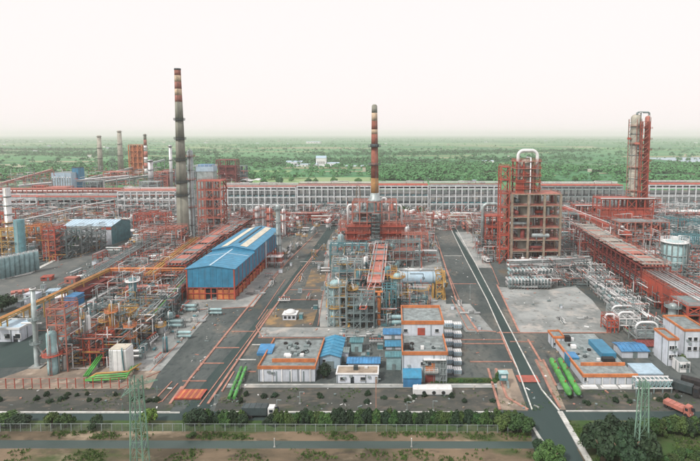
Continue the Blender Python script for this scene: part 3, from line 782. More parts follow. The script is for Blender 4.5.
box(t, "convection_box", GREY, (0, 0, z1-6), (cw*1.3, 9, z3-z1+6))
for z in (z1-4, z1+2, z2): box(t, "band", DARK, (0, 0, z), (cw*1.36, 9.5, .4))
b = MB(); b.lathe([(cw*.72, z3), (cw*.74, z3+1.2), (cw*.5, (z3+z4)/2), (2.9, z4+.6)], n=24); part(t, "hood", b, GALV)
q = [195, 178, 147, 144, 134, 129.5, 121, 113, 106]; ms = [OCHB, BRICK, DARK, BRICK, BAND_W, BRICK, BAND_W, STACKC]
for i, m in enumerate(ms):
    a, c = HT(y+8, q[i]), HT(y+8, q[i+1]); ra, rb = 2.75-.85*(a-z4)/(zt-z4), 2.75-.85*(c-z4)/(zt-z4)
    if m is DARK: ra = rb = 3.0
    b = MB(); b.lathe([(ra, a), (rb, c)], n=28); part(t, "shaft_section" if m is not DARK else "gallery", b, m)
for qq in (165, 147): 
    z = HT(y+8, qq); b = MB(); b.lathe([(3, z), (4.4, z), (4.4, z+.3), (3, z+.3)], n=20); part(t, "gallery", b, DARK); b = MB(); rail_ring(b, 4.35, z+.3, 1.2, 16, .12); part(t, "handrail", b, GREY)
b = MB(); b.lathe([(1.9, zt), (1.5, zt+1), (1.0, zt+1.5)], n=20); part(t, "cap", b, STACKC)
b = MB(); ladder(b, 1.2, -2.6, z4, zt, .7); part(t, "ladder", b, GREY)
t = thing("dark_stair_tower", "dark ladder-like stair tower between the two red heater boxes", "stair tower", XA(376, y), y-5)
w_ = XA(380, y)-XA(372, y)
for s in (-1, 1):
    for c in (0, 3): box(t, "column", DARK, (s*w_/2, c, 0), (.35, .35, z2))
for k in range(11):
    z = (k+1)*z2/11; box(t, "landing", GREY, (0, 1.5, z-.2), (w_-.4, 3.4, .2)); bar(t, "flight", DARK, (-w_*.35 if k % 2 else w_*.35, .6, z-z2/11), (w_*.35 if k % 2 else -w_*.35, .6, z-.2), .9, .15)
frame("faded red and grey structure wrapped round the foot of the brick red chimney", x, y-.5, XA(396,y)-XA(352,y), 17, [z1+3, (z1+z3)/2+1.5, z3+1], 7, 4, SALMON, GREY, cw=.5, seed=222, fl=.5, rail=GALV)
innards("vessel in the structure round the foot of the brick red chimney", x, y-.5, XA(396,y)-XA(352,y), 17, [z1+3, (z1+z3)/2+1.5, z3+1], 14, "vessels round the chimney foot", 223, [SALMON, GREY, RED, ALU], 2.0)
def duct(label, xa, xb, za, zb, r, dy, m=WHITE):
    t = thing("white_duct", label, "duct", xa, y+dy); pipe(t, "duct", m, arch(0, xb-xa, za, zb), r, 12)
    for xx in (0, xb-xa):
        b = MB(); b.lathe([(r*1.2, za-.2), (r*1.2, za+.4)], (xx, 0, 0), 12); part(t, "flange", b, GREY)
duct("white arched duct left of the brick red chimney", XA(347.5, y), XA(357, y), z1, HT(y, 206), .75, 6)
duct("white arched duct just right of the brick red chimney base", XA(381.5, y), XA(386, y), z1, HT(y, 200), .7, 10)
duct("wide white arched duct over the right heater box", XA(389, y), XA(401.5, y), z1, HT(y, 206), .75, 6)
X, Y = P(358.5, 243); pylon("slim rusty lattice tower standing by the left heater box", X, Y, HT(Y, 186), 6.5, 2.2, [], name="lattice_tower", m=TAN, cat="tower")

# ---- far pipe racks across the whole plant
def farrack(label, a, b_, top, n, mt, seed, base=211.3, lv=3, grp=None):
    rg = random.Random(seed); (xa, Y), (xb, _) = P(a, base), P(b_, base); T = HT(Y, top); L = xb-xa; w_ = 13
    t = thing("long_pipe_rack", label, "pipe rack", xa, Y, 0, 0, grp)
    if -60 < a: occ((xa+xb)/2, Y+6, L, 16)
    zs = [T*(i+1)/(lv+.55) for i in range(lv)]+[T*.95]
    for i in range(n+1):
        x = L*i/n
        for c in (0, w_): box(t, "column", mt, (x, c, 0), (1.05, .8, T*.95))
        for z in zs: box(t, "cross_beam", mt, (x, w_/2, z-.5), (.5, w_-.8, .6))
    for z in zs:
        for c in (0, w_): box(t, "side_beam", mt, (L/2, c, z-.9), (L-.1, .55, 1.2))
    for z in zs[:-1]:
        box(t, "pipe_bed", GREY, (L/2, w_/2, z+.05), (L, w_-2, .25))
        for k in range(4): rod(t, "pipe", rg.choice((ALU, GREY, TEAL, GALV, DARK)), (0, 2+k*2.8, z+.9), (L, 2+k*2.8, z+.9), rg.uniform(.35, .7))
    for k in range(7): rod(t, "pipe", rg.choice((SALMON, MAROON, SALMON, RED, GREY)), (0, .6+k*2, T*.95+.7), (L, .6+k*2, T*.95+.7), rg.uniform(.5, .9))
    box(t, "walkway", WHITE, (L/2, w_+1, T+.4), (L, 1.5, .3)); b = MB(); rail_loop(b, 0, L, w_+.3, w_+1.7, T+.7, 1.2, 6, .2); part(t, "handrail", b, WHITE)
    for k in range(rg.randrange(2, 5)):
        i = rg.randrange(n); bar(t, "brace", mt, (L*i/n, -.1, 0), (L*(i+1)/n, -.1, zs[0]-.5), .4)
    # expansion loop above the top deck
    i = rg.uniform(.2, .8)*L; pipe(t, "expansion_loop", ALU, [(i-9,3,T+.8),(i-9,3,T+3.3),(i+9,3,T+3.3),(i+9,3,T+.8)], .4)
    return t
farrack("lowest stretch of the far white pipe rack, at the left edge behind the silver flue", -30, 37, 197.5, 10, RACKW, 1)
farrack("low stretch of the far white pipe rack behind the grey metal shed roof", 38.5, 117, 197, 12, GALV, 2)
farrack("taller white pipe rack stretch just left of the tall grey chimney", 118.5, 176, 190.5, 9, RACKW, 3)
farrack("far white pipe rack stretch between the grey chimney and the lattice tower", 222, 296, 186, 12, RACKW, 4)
farrack("far white pipe rack stretch left of the brick red chimney, crossing behind the west road", 297.5, 371, 184.8, 12, RACKW, 5)
farrack("far white pipe rack stretch just right of the brick red chimney", 373, 428, 184.5, 9, RACKW, 6)
farrack("far white pipe rack stretch behind the top of the main road", 430, 500, 184.5, 11, RACKW, 7)
farrack("far white pipe rack stretch right of the red coking derrick", 541, 622, 184.8, 12, GALV, 8)
farrack("far white pipe rack stretch at the right edge beyond the twin columns", 648, 735, 183.5, 13, RACKW, 9)
# red pipe rack behind it on the left
def bandrack(label, a, b_, base, top, m, seed, n=10):
    rg = random.Random(seed); (xa, Y), (xb, _) = P(a, base), P(b_, base); T = HT(Y, top)
    return rack(label, (xa, Y), (xb, Y), 9, [T*.55, T*.8], (xb-xa)/n, m, [(0, o, rg.uniform(.5,.9), rg.choice((SALMON, ALU, GREY))) for o in (-3,-1,1,3)]+[(1, o, rg.uniform(.6,1), rg.choice((WHITE, SALMON, MAROON))) for o in (-3,-1,1,3)], cw=.8, noocc=True)
bandrack("low red pipe rack with a white top pipe running behind the far rack at left", -40, 182, 205, 185.5, SALMON, 3, 22)
bandrack("second red pipe rack near the left edge, farther back", -40, 120, 199, 189.5, RED, 4, 14)
bandrack("long low red rack in front of the far white rack, right of the brick chimney", 405, 482, 219, 213, SALMON, 5, 12)
bandrack("long low red rack in front of the far white rack, left of the west road", 283, 322, 221, 213, RED, 6, 6)
bandrack("long low pale rack in front of the far white rack at the left edge", -30, 95, 220, 213.5, GALV, 7, 12)
bandrack("long low red rack in front of the far white rack at the right edge", 655, 735, 222, 212, SALMON, 8, 9)

# ---- far unit beyond the racks at upper left
def farstack(label, px, base, top, w0, w1, m, bands=None):
    X, Y = P(px, base); T = HT(Y, top); mp = MPP(Y); t = thing("far_chimney", label, "chimney", X, Y)
    n = 8 if bands else 1
    for i in range(n):
        mm = m if not bands else bands[i % len(bands)]
        a, c = T*i/n, T*(i+1)/n; ra, rb = (w0+(w1-w0)*i/n)*mp/2, (w0+(w1-w0)*(i+1)/n)*mp/2
        b = MB(); b.lathe([(ra, a), (rb, c)], n=20); part(t, "shaft_section", b, mm)
    for f in (.45, .7, .97):
        r = (w0+(w1-w0)*f)*mp/2; b = MB(); b.lathe([(r-.1, T*f), (r+1.3, T*f), (r+1.3, T*f+.5), (r-.1, T*f+.5)], n=16); part(t, "gallery", b, DARK)
farstack("far grey chimney, leftmost of those beyond the rack", 101, 177, 135.5, 5.2, 3.6, COLC)
farstack("far grey chimney between the leftmost one and the rust coloured tower", 121.3, 176, 130.5, 6, 3.6, COLC)
farstack("far slim chimney striped red and white beside the rust coloured tower", 146.8, 180, 134, 4.2, 2.6, WHITE, [COLC, WHITE, SALMON, WHITE, SALMON, WHITE, BAND_R, STACKC])
farstack("far pale grey column leaning close to the striped chimney", 151.5, 193, 160, 5, 5, ALU)
farstack("far slim grey column just left of the tall chimney", 172, 195, 145, 3.2, 3, ALU)
X, Y = P(113, 178); pylon("far thin lattice mast between the two far grey chimneys", X, Y, HT(Y, 147), 9, 5, [], name="lattice_mast", m=GREY, cat="mast")
cx, Y, w_ = seg(130, 143.5, 180); T = HT(Y, 145)
t = frame("far rust coloured tower block with open floors beside the striped chimney", cx, Y, w_, w_*.7, [T*k/6 for k in range(1, 7)], 4, 3, ORANGE, SALMON, cw=1.4, name="tower_block", cat="tower", fl=.95, seed=4, stair=False)
box(t, "wall", ORANGE, (0, w_*.36, 0), (w_-2, w_*.5, T*.97))
cx, Y, w_ = seg(52, 72, 193); T = HT(Y, 173)
building("far blue grey panelled shed at upper left behind the red racks", cx, Y, w_, 30, T, LBLUE, ROOFG, windows=[(-w_/2+w_*(k+.5)/8, T*.2, w_/8-2, T*.6, GREY) for k in range(8)])
cx, Y, w_ = seg(73, 79, 192); T = HT(Y, 168)
t = building("far blue tower with a flat top beside the panelled shed", cx, Y, w_, 14, T, BLUE, GREY, DARK)
farb = [("far pipe bridge climbing to the right behind the racks, pale grey", (84, 186, 180), (165, 176, 160), GALV), ("far long conveyor gallery in red, rising from the left edge", (-10, 191, 187), (52, 181, 170), SALMON),
        ("second far pipe bridge in grey below the climbing one", (90, 190, 184), (175, 184, 172), GREY), ("far white pipe bridge below the rust coloured tower", (20, 194, 186), (130, 190, 176), ALU)]
for lb, (ax, ab, at_), (bx_, bb, bt), m in farb:
    (xa, ya), (xb, yb) = P(ax, ab), P(bx_, bb); za, zb = max(3, HT(ya, at_)), max(4, HT(yb, bt)); t = thing("conveyor_bridge", lb, "bridge", xa, ya)
    p, q = Vector((0,0,za)), Vector((xb-xa, yb-ya, zb))
    bar(t, "gallery", m, p, q, 4, 3.2); rod(t, "pipe", WHITE, p+Vector((0,-2.6,1)), q+Vector((0,-2.6,1)), .6)
    for k in range(9):
        c = p.lerp(q, k/8); box(t, "post", m, (c.x, c.y, 0), (1, 1, c.z))
for k, (a, c, ba, to, m) in enumerate([(33,44,197,186,RED),(45,66,197,187.5,SALMON),(155,168,190,172,SALMON),(163,175,186,170,MAROON),(217,236,188,160,MAROON),(236,246,186,166,GREY),(104,126,185,172,SALMON),(84,98,196,182,GREY),(140,158,196,182,GALV),(176,196,190,166,GREY)]):
    cx, Y, w_ = seg(a, c, ba); T = HT(Y, to); words = ["far red block of floors under the panelled shed, left one", "far faded red block of floors under the panelled shed, wide one", "far red structure right of the striped chimney", "far maroon structure next to the tall grey chimney",
      "far brown structure right of the blue topped reactor", "far grey low structure right of the brown one", "far faded red structure between the far grey chimneys", "far grey structure below the leftmost far chimney", "far galvanised structure below the striped chimney", "far grey structure behind the tall grey chimney"][k]
    t = frame(words, cx, Y, w_, w_*.6, [T*j/4 for j in range(1, 5)], max(3, int(w_/8)), 3, m, m, cw=1.1, fl=.9, seed=k, stair=False)
    box(t, "cladding", m, (0, w_*.32, T*.3), (w_*.8, w_*.4, T*.5))
cx, Y, w_ = seg(238, 259, 187); 
t = thing("pale_canopy", "white swept canopy roof just beyond the rack, right of the brown structure", "canopy", cx, Y)
for k in range(5): box(t, "post", GREY, (-w_/2+w_*k/4, 4, 0), (.6, .6, 7))
b = MB()
for k in range(8):
    f, g = k/8, (k+1)/8; z = lambda f: 8+3*abs(math.sin(f*5.5))
    b.v += [(-w_/2+w_*f,0,z(f)),(-w_/2+w_*g,0,z(g)),(-w_/2+w_*g,16,z(g)+1),(-w_/2+w_*f,16,z(f)+1)]; n_ = len(b.v); b.f.append((n_-4,n_-3,n_-2,n_-1)); b.sm.append(True); b.mi.append(0)
o = part(t, "roof", b, WHITE); md = o.modifiers.new("thickness", 'SOLIDIFY'); md.thickness = .5
# buildings out on the plain
for lb, a, c, ba, to in [("far white factory tower among the trees left of the brick chimney", 316, 326, 166.5, 156), ("far low white sheds left of the white factory tower", 286, 302, 166, 161), ("far long white shed at the foot of the factory tower", 300, 317, 166.8, 164),
       ("far low white shed right of the factory tower", 327, 339, 166.5, 162.5), ("far white house beyond the rack right of the brick chimney", 425, 431, 180.5, 177.5), ("far white roofs in the fields right of the brick chimney", 482, 494, 163, 160.5), ("far pale warehouse high up near the horizon", 306, 320, 143.5, 141.5), ("tiny far white house beyond the rack above the main road", 471, 476, 182, 180)]:
    cx, Y, w_ = seg(a, c, ba); T = HT(Y, to)
    building(lb, cx, Y, w_, w_*.6, T*.8, WHITE, LBLUE, kind='gablex', ridge=T*.2, windows=[(-w_*.3+w_*.2*k, T*.25, w_*.08, T*.25, GLASS) for k in range(4)])
sheet("river", G_TAN, [(646,162.5),(672,164),(705,171),(740,173),(740,177),(700,176),(672,170.5),(650,166)], z=.05)

# ---- left of the tall chimney: reactors and structures
X, Y = P(193, 243); T = HT(Y, 152); tower("slim grey column standing right against the tall grey chimney", X, Y, 2.9*MPP(Y), T, GALV, [T*.95, T*.7, T*.4], SALMON, pipes_=2, hoops=[T*.2, T*.5, T*.8])
cx, Y, w_ = seg(199, 222, 236); T = HT(Y, 181)
frame("tall red open structure right of the tall grey chimney", cx, Y, w_, 13, [T*k/6 for k in range(1, 7)], 4, 3, SALMON, RED, cw=.7, seed=9, fl=.9)
lvR = [T*k/6 for k in range(1, 7)]; innards("vessel on a floor of the tall red structure right of the grey chimney", cx, Y, w_, 13, lvR, 9, "vessels in the tall red structure", 5, [GREY, ALU, SALMON, DARK])
X, Y = P(207, 232); T = HT(Y, 166.5)
t = thing("blue_topped_reactor", "pale reactor block with a blue top above the tall red structure", "reactor", X, Y+4)
wb = 17*MPP(Y); box(t, "body", GALV, (0,0,8), (wb*.95, 9, T-12)); box(t, "top", LBLUE, (0,0,T-4), (wb, 9.6, 4)); box(t, "cap", BLUE2, (0,0,T), (wb*.8, 8, 1.6))
b = MB(); rail_loop(b, -wb/2, wb/2, -4.8, 4.8, T, 1.4, 3, .15); part(t, "handrail", b, WHITE)
for s in (-1,1):
    for c in (-3.6,3.6): box(t, "leg", SALMON, (s*wb*.4, c, 0), (1,1,8))
# red racks running along the warehouse
rp = lambda seed, ms, lv, wd: [(l, -wd/2+wd*(k+.5)/max(3,int(wd/1.6)), random.Random(seed*31+l*7+k).uniform(.22,.5), ms[(seed+l+k*3) % len(ms)]) for l in range(lv) for k in range(max(3,int(wd/1.6)))]
z8 = 9.5
rack("red pipe rack along the left side of the blue warehouse, with faded deck", P(176, 282), P(246, 226), 11, [5, z8], 9, RED, rp(1, [SALMON, ALU, GREY], 2, 9), deck=SALMON, rail=SALMON, cw=.6)
rack("narrow ochre rack left of the red one beside the tall chimney", P(150, 290), P(196, 250), 6, [4.5, 8], 8, ORANGE, rp(2, [YELLOW, ALU, ORANGE], 2, 5), rail=ORANGE, diag=True, cw=.5)
rack("second red rack, behind the roof of the blue warehouse", P(222, 250), P(262, 221), 8, [5, 10], 9, SALMON, rp(3, [SALMON, ALU], 2, 6), deck=SALMON, cw=.6)
rack("grey steel rack with many posts at the bend of the diagonal road", P(88, 290), P(152, 249), 5, [4, 7.5], 5, GALV, rp(4, [ALU, SALMON, GREY], 2, 4), rail=GALV, cw=.45)
(xa, ya), (xb, yb) = P(-20, 352), P(110, 285)
rack("orange and yellow pipe bridge climbing diagonally from the left edge", (xa, ya), (xb, yb), 2.6, [8.5], 11, YELLOW, [(0,-.8,.4,YELLOW),(0,0,.4,ORANGE),(0,.8,.35,YELLOW)], name="pipe_bridge", cat="pipe bridge", cw=.4)
(xc, yc) = P(196, 287)
rack("orange pipe bridge running level toward the blue warehouse", (xb+1.5, yb), (xc, yb), 2.6, [8.5], 12, ORANGE, [(0,-.8,.45,ORANGE),(0,0,.4,YELLOW),(0,.8,.4,ORANGE)], name="pipe_bridge", cat="pipe bridge", cw=.4)
rack("low red rack under the level orange pipe bridge", P(128, 301), P(184, 299), 5, [4, 6.5], 7, RED, rp(6, [RED, SALMON, ALU], 2, 4), cw=.4)
(xa, ya), (xb, yb) = P(82, 303), P(128, 279)
a_ = math.atan2(yb-ya, xb-xa); L = math.hypot(xb-xa, yb-ya)
t = thing("maroon_canopy", "long maroon canopy roof running diagonally under the yellow pipe bridge", "canopy", xa, ya, 0, a_); occ((xa+xb)/2, (ya+yb)/2, L*.8, L*.6)
for k in range(7):
    for s in (0, 8): box(t, "post", MAROON, (L*k/6, s, 0), (.4,.4,6))
box(t, "roof", MAROON, (L/2, 2, 6), (L+1, 5.2, .3)).rotation_euler = (R(14),0,0); box(t, "roof", MAROON, (L/2, 6.6, 6), (L+1, 5.2, .3)).rotation_euler = (R(-14),0,0)
for k in range(6): box(t, "side_sheet", MAROON, (L*(k+.5)/6, -.2, 1.2), (L/6-.5, .12, 4.2))
rack("pale grey pipe run on low frames in front of the maroon canopy", P(64, 322), P(122, 289), 3, [2.5], 6, GALV, [(0,-.8,.35,ALU),(0,.1,.3,WHITE),(0,.9,.35,GREY)], cw=.3)
rack("green grey pipe rack heading from the yard to the warehouse corner", P(150, 332), P(190, 285), 5, [4, 7], 7, GREY, rp(8, [ALU, GREEN, SALMON, GREY], 2, 4), rail=GREY, cw=.4)

# ---- left middle: silver flue, teal column, tanks, frames, shed
X, Y = P(10.5, 250); T = HT(Y, 188); tower("silver flue with pale bands at the left edge behind the teal column", X, Y, 3.2*MPP(Y), T, ALU, [T*.45], YELLOW, name="silver_flue", cat="flue", top='flat', hoops=[T*k/7 for k in range(1, 7)], pipes_=0)
X, Y = P(21.5, 262); T = HT(Y, 219.5); tower("flat topped plain teal column behind the row of teal tanks", X, Y, 4.6*MPP(Y), T, TEAL, [], GREY, name="teal_column", top='flat', pipes_=0)
for k in range(8):
    px = 2.5+4.9*k; X, Y = P(px, 279.5-1.25*k); T = HT(Y, 257.5-1.0*k) 
    t = thing("teal_tank", "pale teal upright tank in the close row of eight at the left edge", "tank", X, Y, 0, 0, "row of pale teal upright tanks"); r = 2.45*MPP(Y); occ(X, Y, 2*r, 2*r)
    b = MB(); b.lathe([(r,.6),(r,T-1.2),(r*.9,T-.5),(r*.5,T-.1),(.01,T)], n=24); part(t, "shell", b, PTEAL); b = MB(); b.lathe([(r*1.08,0),(r*1.08,.6)], n=24); part(t, "plinth", b, CONC)
    b = MB(); rail_ring(b, r*.85, T-.9, 1.2, 12, .1); part(t, "handrail", b, WHITE); pipe(t, "pipe", ALU, [(0,0,T-.2),(0,0,T+.8),(0,-r-.5,T+.8),(0,-r-.5,.6)], .22)
frs = [("ochre yellow open structure at the left edge under the silver flue", -4, 16, 258, 230, 4, YELLOW, 5), ("red open structure with five floors behind the diagonal road", 44, 56, 261, 229, 3, RED, 6), ("dark open structure with green floors right of the red one", 57, 67, 259, 231, 3, GREY, 4),
       ("long grey open structure with three floors before the grey metal shed", 67, 82, 255, 229, 4, GALV, 4), ("pale open structure nearest to the grey metal shed", 83, 97, 251, 229, 4, GALV, 4), ("orange red open structure behind the teal column", 28, 42, 252, 226, 4, ORANGE, 4),
       ("red open structure beyond the end of the diagonal road", 134, 166, 233, 214, 7, RED, 3), ("brown grey structure beside the foot of the tall chimney", 160, 182, 252, 228, 5, SALMON, 4), ("faded red structure right of the shed with dark teal gable", 140, 158, 248, 231, 4, SALMON, 3), ("small red structure at the far left behind the flue", -10, 6, 246, 214, 4, RED, 4)]
for k, (lb, a, c, ba, to, nx, m, nl) in enumerate(frs):
    cx, Y, w_ = seg(a, c, ba); T = HT(Y, to); lv = [T*j/nl for j in range(1, nl+1)]
    frame(lb, cx, Y, w_, 11, lv, nx, 3, m, GREY if m is not RED else SALMON, seed=k+3, cw=.55)
    innards("vessel in the "+lb, cx, Y, w_, 11, lv, 6, "vessels in "+lb, k+20, [GREY, ALU, PTEAL, GREEN if k in (2,3) else SALMON])
cx, Y, w_ = seg(64, 112, 245); T = HT(Y, 226.5)
t = building("wide grey metal shed with pale roof, red eave stripe and dark teal gable", cx, Y, w_, 26, T, WALLB, LBLUE, kind='gablex', ridge=2.8, name="metal_shed", cat="shed", ribs=14,
     doors=[(w_*.3, 0, 5, 5, GREY), (-w_*.1, 0, 5, 5, GREY)], windows=[(-w_*.35+4*k, T*.55, 2.2, 1.4, GLASS) for k in range(4)])
box(t, "eave_stripe", RED, (0, -.25, T-2.2), (w_+.4, .2, 1.6))
b = MB(); b.v += [(w_/2+.06,0,0),(w_/2+.06,26,0),(w_/2+.06,26,T),(w_/2+.06,13,T+2.8),(w_/2+.06,0,T)]; b.f.append((0,1,2,3,4)); b.sm.append(False); b.mi.append(0); o = part(t, "gable_cladding", b, TEAL); o.modifiers.new("thickness",'SOLIDIFY').thickness = .1
cx, Y, w_ = seg(120, 133, 236); building("small low white shed beyond the dark teal gable", cx, Y, w_, 9, 3.5, WALLB, WHITE, kind='gablex', ridge=.8, name="metal_shed", cat="shed", doors=[(0,0,3,2.6,GREY)])
t = thing("pipeline_on_posts", "long white pipeline on posts angling past the silver flue", "pipeline", *P(-10, 247))
(xa, ya), (xb, yb) = P(-10, 247), P(92, 219)
for o in (0, 1.6): pipe(t, "pipe", (WHITE, CREAM)[o > 0], [(0,o,14),((xb-xa)/2,(yb-ya)/2+o,14),(xb-xa,yb-ya+o,14),(xb-xa+20,yb-ya+o+2,18)], .5)
for k in range(10): box(t, "post", GALV, ((xb-xa)*k/9,(yb-ya)*k/9+.8,0), (.6,.6,13.6)); box(t, "bracket", GALV, ((xb-xa)*k/9,(yb-ya)*k/9+.8,13.2), (1,3.4,.3))

# ---- left front
X, Y = P(37.5, 367); T = HT(Y, 288); 
t = thing("vent_mast", "tall pale slender vent mast with a braced foot on the tan apron", "vent mast", X, Y); occ(X, Y, 8, 5)
b = MB(); b.lathe([(1.05,0),(1.05,.6),(.85,.8),(.78,T*.5),(.72,T)], n=20); part(t, "pole", b, GALV); b = MB(); b.lathe([(.75,T-.6),(.95,T-.6),(.95,T),(.6,T)], n=16); part(t, "tip", b, WHITE)
rod(t, "brace", GALV, (.4,0,7.5), (4.6,.2,1.2), .42); box(t, "footing", CONC, (0,0,0), (4,3.4,.5)); box(t, "footing", CONC, (4.8,0,0), (2.2,2.2,1.2)); rod(t, "side_arm", WHITE, (-4.5,0,T*.56), (2.4,0,T*.56), .32)
for z in (T*.3, T*.6): b = MB(); b.lathe([(.78,z),(1.9,z),(1.9,z+.15),(.78,z+.15)], n=14); part(t, "platform", b, GREY); b = MB(); rail_ring(b,1.85,z+.15,1.1,10,.09); part(t, "handrail", b, GREY)
cx, Y, w_ = seg(50, 68, 372); T = HT(Y, 308)
lv = [T*.3, T*.58, T*.75, T*.9, T]
frame("faded red reactor structure around a pale vessel, right of the vent mast", cx, Y, w_, 7, lv, 3, 2, SALMON, GREY, cw=.36, seed=14, fl=.6, stair=False)
tower("pale blue grey vessel standing inside the faded red reactor structure", XA(56, Y), Y-1.2, 1.55, T*.62, PTEAL, [T*.3], RED, name="process_vessel", cat="vessel", pipes_=2)
tower("slim white column behind the faded red reactor structure", XA(66, Y)+2, Y+10, .9, T*.7, WHITE, [T*.4], GREY, name="process_vessel", cat="vessel")
innards("vessel on a floor of the faded red reactor structure", cx, Y, w_, 7, lv, 5, "vessels in the faded red reactor structure", 3, [ALU, GREY, PTEAL])
t = thing("box_tank", "big white box shaped tank with rounded top edge and green pipe", "tank", *P(118, 373.5)); occ(*P(118, 370), 8, 8)
Y = P(118, 373.5)[1]; T = HT(Y, 348.5); w_ = 18*MPP(Y)
b = MB(); b.prism([(-w_/2,0,.4),(w_/2,0,.4),(w_/2,5,.4),(-w_/2,5,.4)], T-.9); o = part(t, "body", b, WHITE); bv = o.modifiers.new("edge",'BEVEL'); bv.width = .45; bv.segments = 3
box(t, "plinth", CONC, (0,2.5,0), (w_+.8,5.8,.4)); box(t, "lid", CREAM, (0,2.5,T-.5), (w_-.6,4.6,.2)); pipe(t, "pipe", TEAL, [(w_*.3,-.2,T+.3),(w_*.3,-.35,T-.5),(w_*.38,-.35,.6),(w_*.1,-1,.4)], .2)
for k in range(3): box(t, "seam", GREY, (-w_/2+w_*(k+1)/4,-.015,.6), (.06,.05,T-1.2))
b = MB(); ladder(b, -w_*.38, -.2, .4, T, .6); part(t, "ladder", b, GALV)
# vivid green pipes on the apron
t = thing("green_pipe_bundle", "bundle of vivid green pipes snaking round the white box tank", "pipes", *P(86, 384))
for k in range(4):
    p0 = Vector((*P(84+2*k, 384-k),1.2)); pts = [p0]+[Vector((*P(a, c), z)) for a, c, z in ((97,384-k*1.4,1.3+.3*k),(110,383-k*1.4,1.2+.3*k),(126+k,382-k*1.4,1.3+.3*k),(132+k*3,371-k,1.6))]
    pipe(t, "pipe", (GREEN, LEAFY, GREEN, YELLOW)[k] if k != 1 else GREEN, [p-Vector((*P(86, 384),0)) for p in pts], .3)
for a in (90,104,120): X2, Y2 = P(a, 383); o0 = P(86,384); box(t, "sleeper", CONC, (X2-o0[0],Y2-o0[1]+.8,0), (.5,3.2,.9))
t = thing("green_conveyor", "green inclined pipe bundle rising behind the white box tank", "pipes", *P(83, 380)); o0 = P(83,380)
for k in range(3):
    a, c = P(84+k*2, 379), P(108+k*2, 357); rod(t, "pipe", GREEN, (a[0]-o0[0],a[1]-o0[1],1), (c[0]-o0[0],c[1]-o0[1],5), .28)
for f in (.15,.5,.9): a, c = P(86,379), P(110,357); box(t, "post", GREY, (a[0]+(c[0]-a[0])*f-o0[0], a[1]+(c[1]-a[1])*f-o0[1], 0), (.3,1.6,.9+3.9*f))
def fence(label, p, q, n, h, m, wm=None, rails=2, name="fence", group=None, pw=.14, mesh=True):
    x0, y0 = p; x1, y1 = q; t = thing(name, label, "fence", x0, y0, 0, math.atan2(y1-y0, x1-x0), group); L = math.hypot(x1-x0, y1-y0)
    for i in range(n+1): box(t, "post", m, (L*i/n,0,0), (pw,pw,h))
    for k in range(rails): box(t, "rail", wm or m, (L/2,0,h*(k+1)/rails-.12), (L,.07,.09))
    if mesh:
        b = MB()
        for k in range(7): b.bar((0,0,h*(k+.5)/7), (L,0,h*(k+.5)/7), .018)
        for k in range(int(L/1.0)): b.bar((k*1.0,0,.05), (k*1.0,0,h-.05), .018)
        o = part(t, "wire", b, CABLE)
    return t
fence("red post fence along the front of the tan apron", P(-20, 389), P(128, 388), 17, 3.4, RED, SALMON, 2, mesh=False, pw=.2)
fence("short red rail fence beside the dark square at the left edge", P(-20, 338), P(30, 330), 8, 2.6, RED, RED, 3, mesh=False, pw=.18)
cx, Y, w_ = seg(-8, 20, 342); building("low white building at the left edge with dark openings and blue roof", cx, Y, w_, 10, 5, WALLB, LBLUE, WHITE, windows=[(-w_*.3+4*k, 1.5, 2, 1.8, GLASS) for k in range(3)], doors=[(w_*.35,0,1.6,2.5,GLASS)])
X, Y = P(20, 330); tree("round green bush behind the low white building at left", X, Y, 6, 9, LEAFD, name="bush", cat="bush", trunk=False)
X, Y = P(2, 312); tree("dark green tree at the left edge before the diagonal road", X, Y, 8, 11, LEAFD)
for k, (a, ba, to, w_, dd, m) in enumerate([(70,312,297,4.5,7,BLUE2),(76,308,299,4,6,BLUE2),(62,303,297,5,5,WHITE),(30,300,294,6,4,WALLB),(52,297,291,5,5,LBLUE),(84,281,276,6,4,WHITE),(70,284,278,6,4,SALMON),(46,281,277,5,5,RED),(20,295,291.5,7,4,SALMON)]):
    X, Y = P(a, ba); T = HT(Y, to); lb = ["bright blue covered skid below the yellow pipe bridge, nearer one", "bright blue covered skid below the yellow pipe bridge, farther one", "white container left of the blue skids", "bluish white hut by the diagonal road near the vent mast", "pale blue container on the diagonal roadside",
      "small white hut at the bend under the yellow bridge", "faded red hut beside the small white hut", "red covered load on the diagonal road", "faded red low shed near the left edge"][k]
    t = thing("site_hut", lb, "hut", X, Y, 0, .3*(k % 3)); occ(X, Y+dd/2, w_+1, dd+1)
    box(t, "body", m, (0,dd/2,.2), (w_,dd,T-.5)); box(t, "roof", m, (0,dd/2,T-.3), (w_+.4,dd+.4,.25)); box(t, "skid", GREY, (0,dd/2,0), (w_*.8,dd*.9,.2)); box(t, "door", GREY, (w_*.2,-.03,.3), (1,.12,2)); box(t, "window", GLASS, (-w_*.2,-.03,1.2), (1.1,.1,.9))
    for j in range(4): box(t, "rib", m, (-w_*.4+w_*.8*j/3,dd/2,T-.05), (.15,dd+.3,.1))
X, Y = P(134, 313); T = HT(Y, 280); tower("teal column with pale cap beside the low red rack", X, Y, 3.6*MPP(Y), T, TEAL, [T*.97], WHITE, name="teal_column", pipes_=2)
X, Y = P(165.5, 352); T = HT(Y, 338); tower("short teal upright vessel at the edge of the pale concrete", X, Y, 2.4*MPP(Y), T, TEAL, [], RED, name="teal_column", pipes_=1)
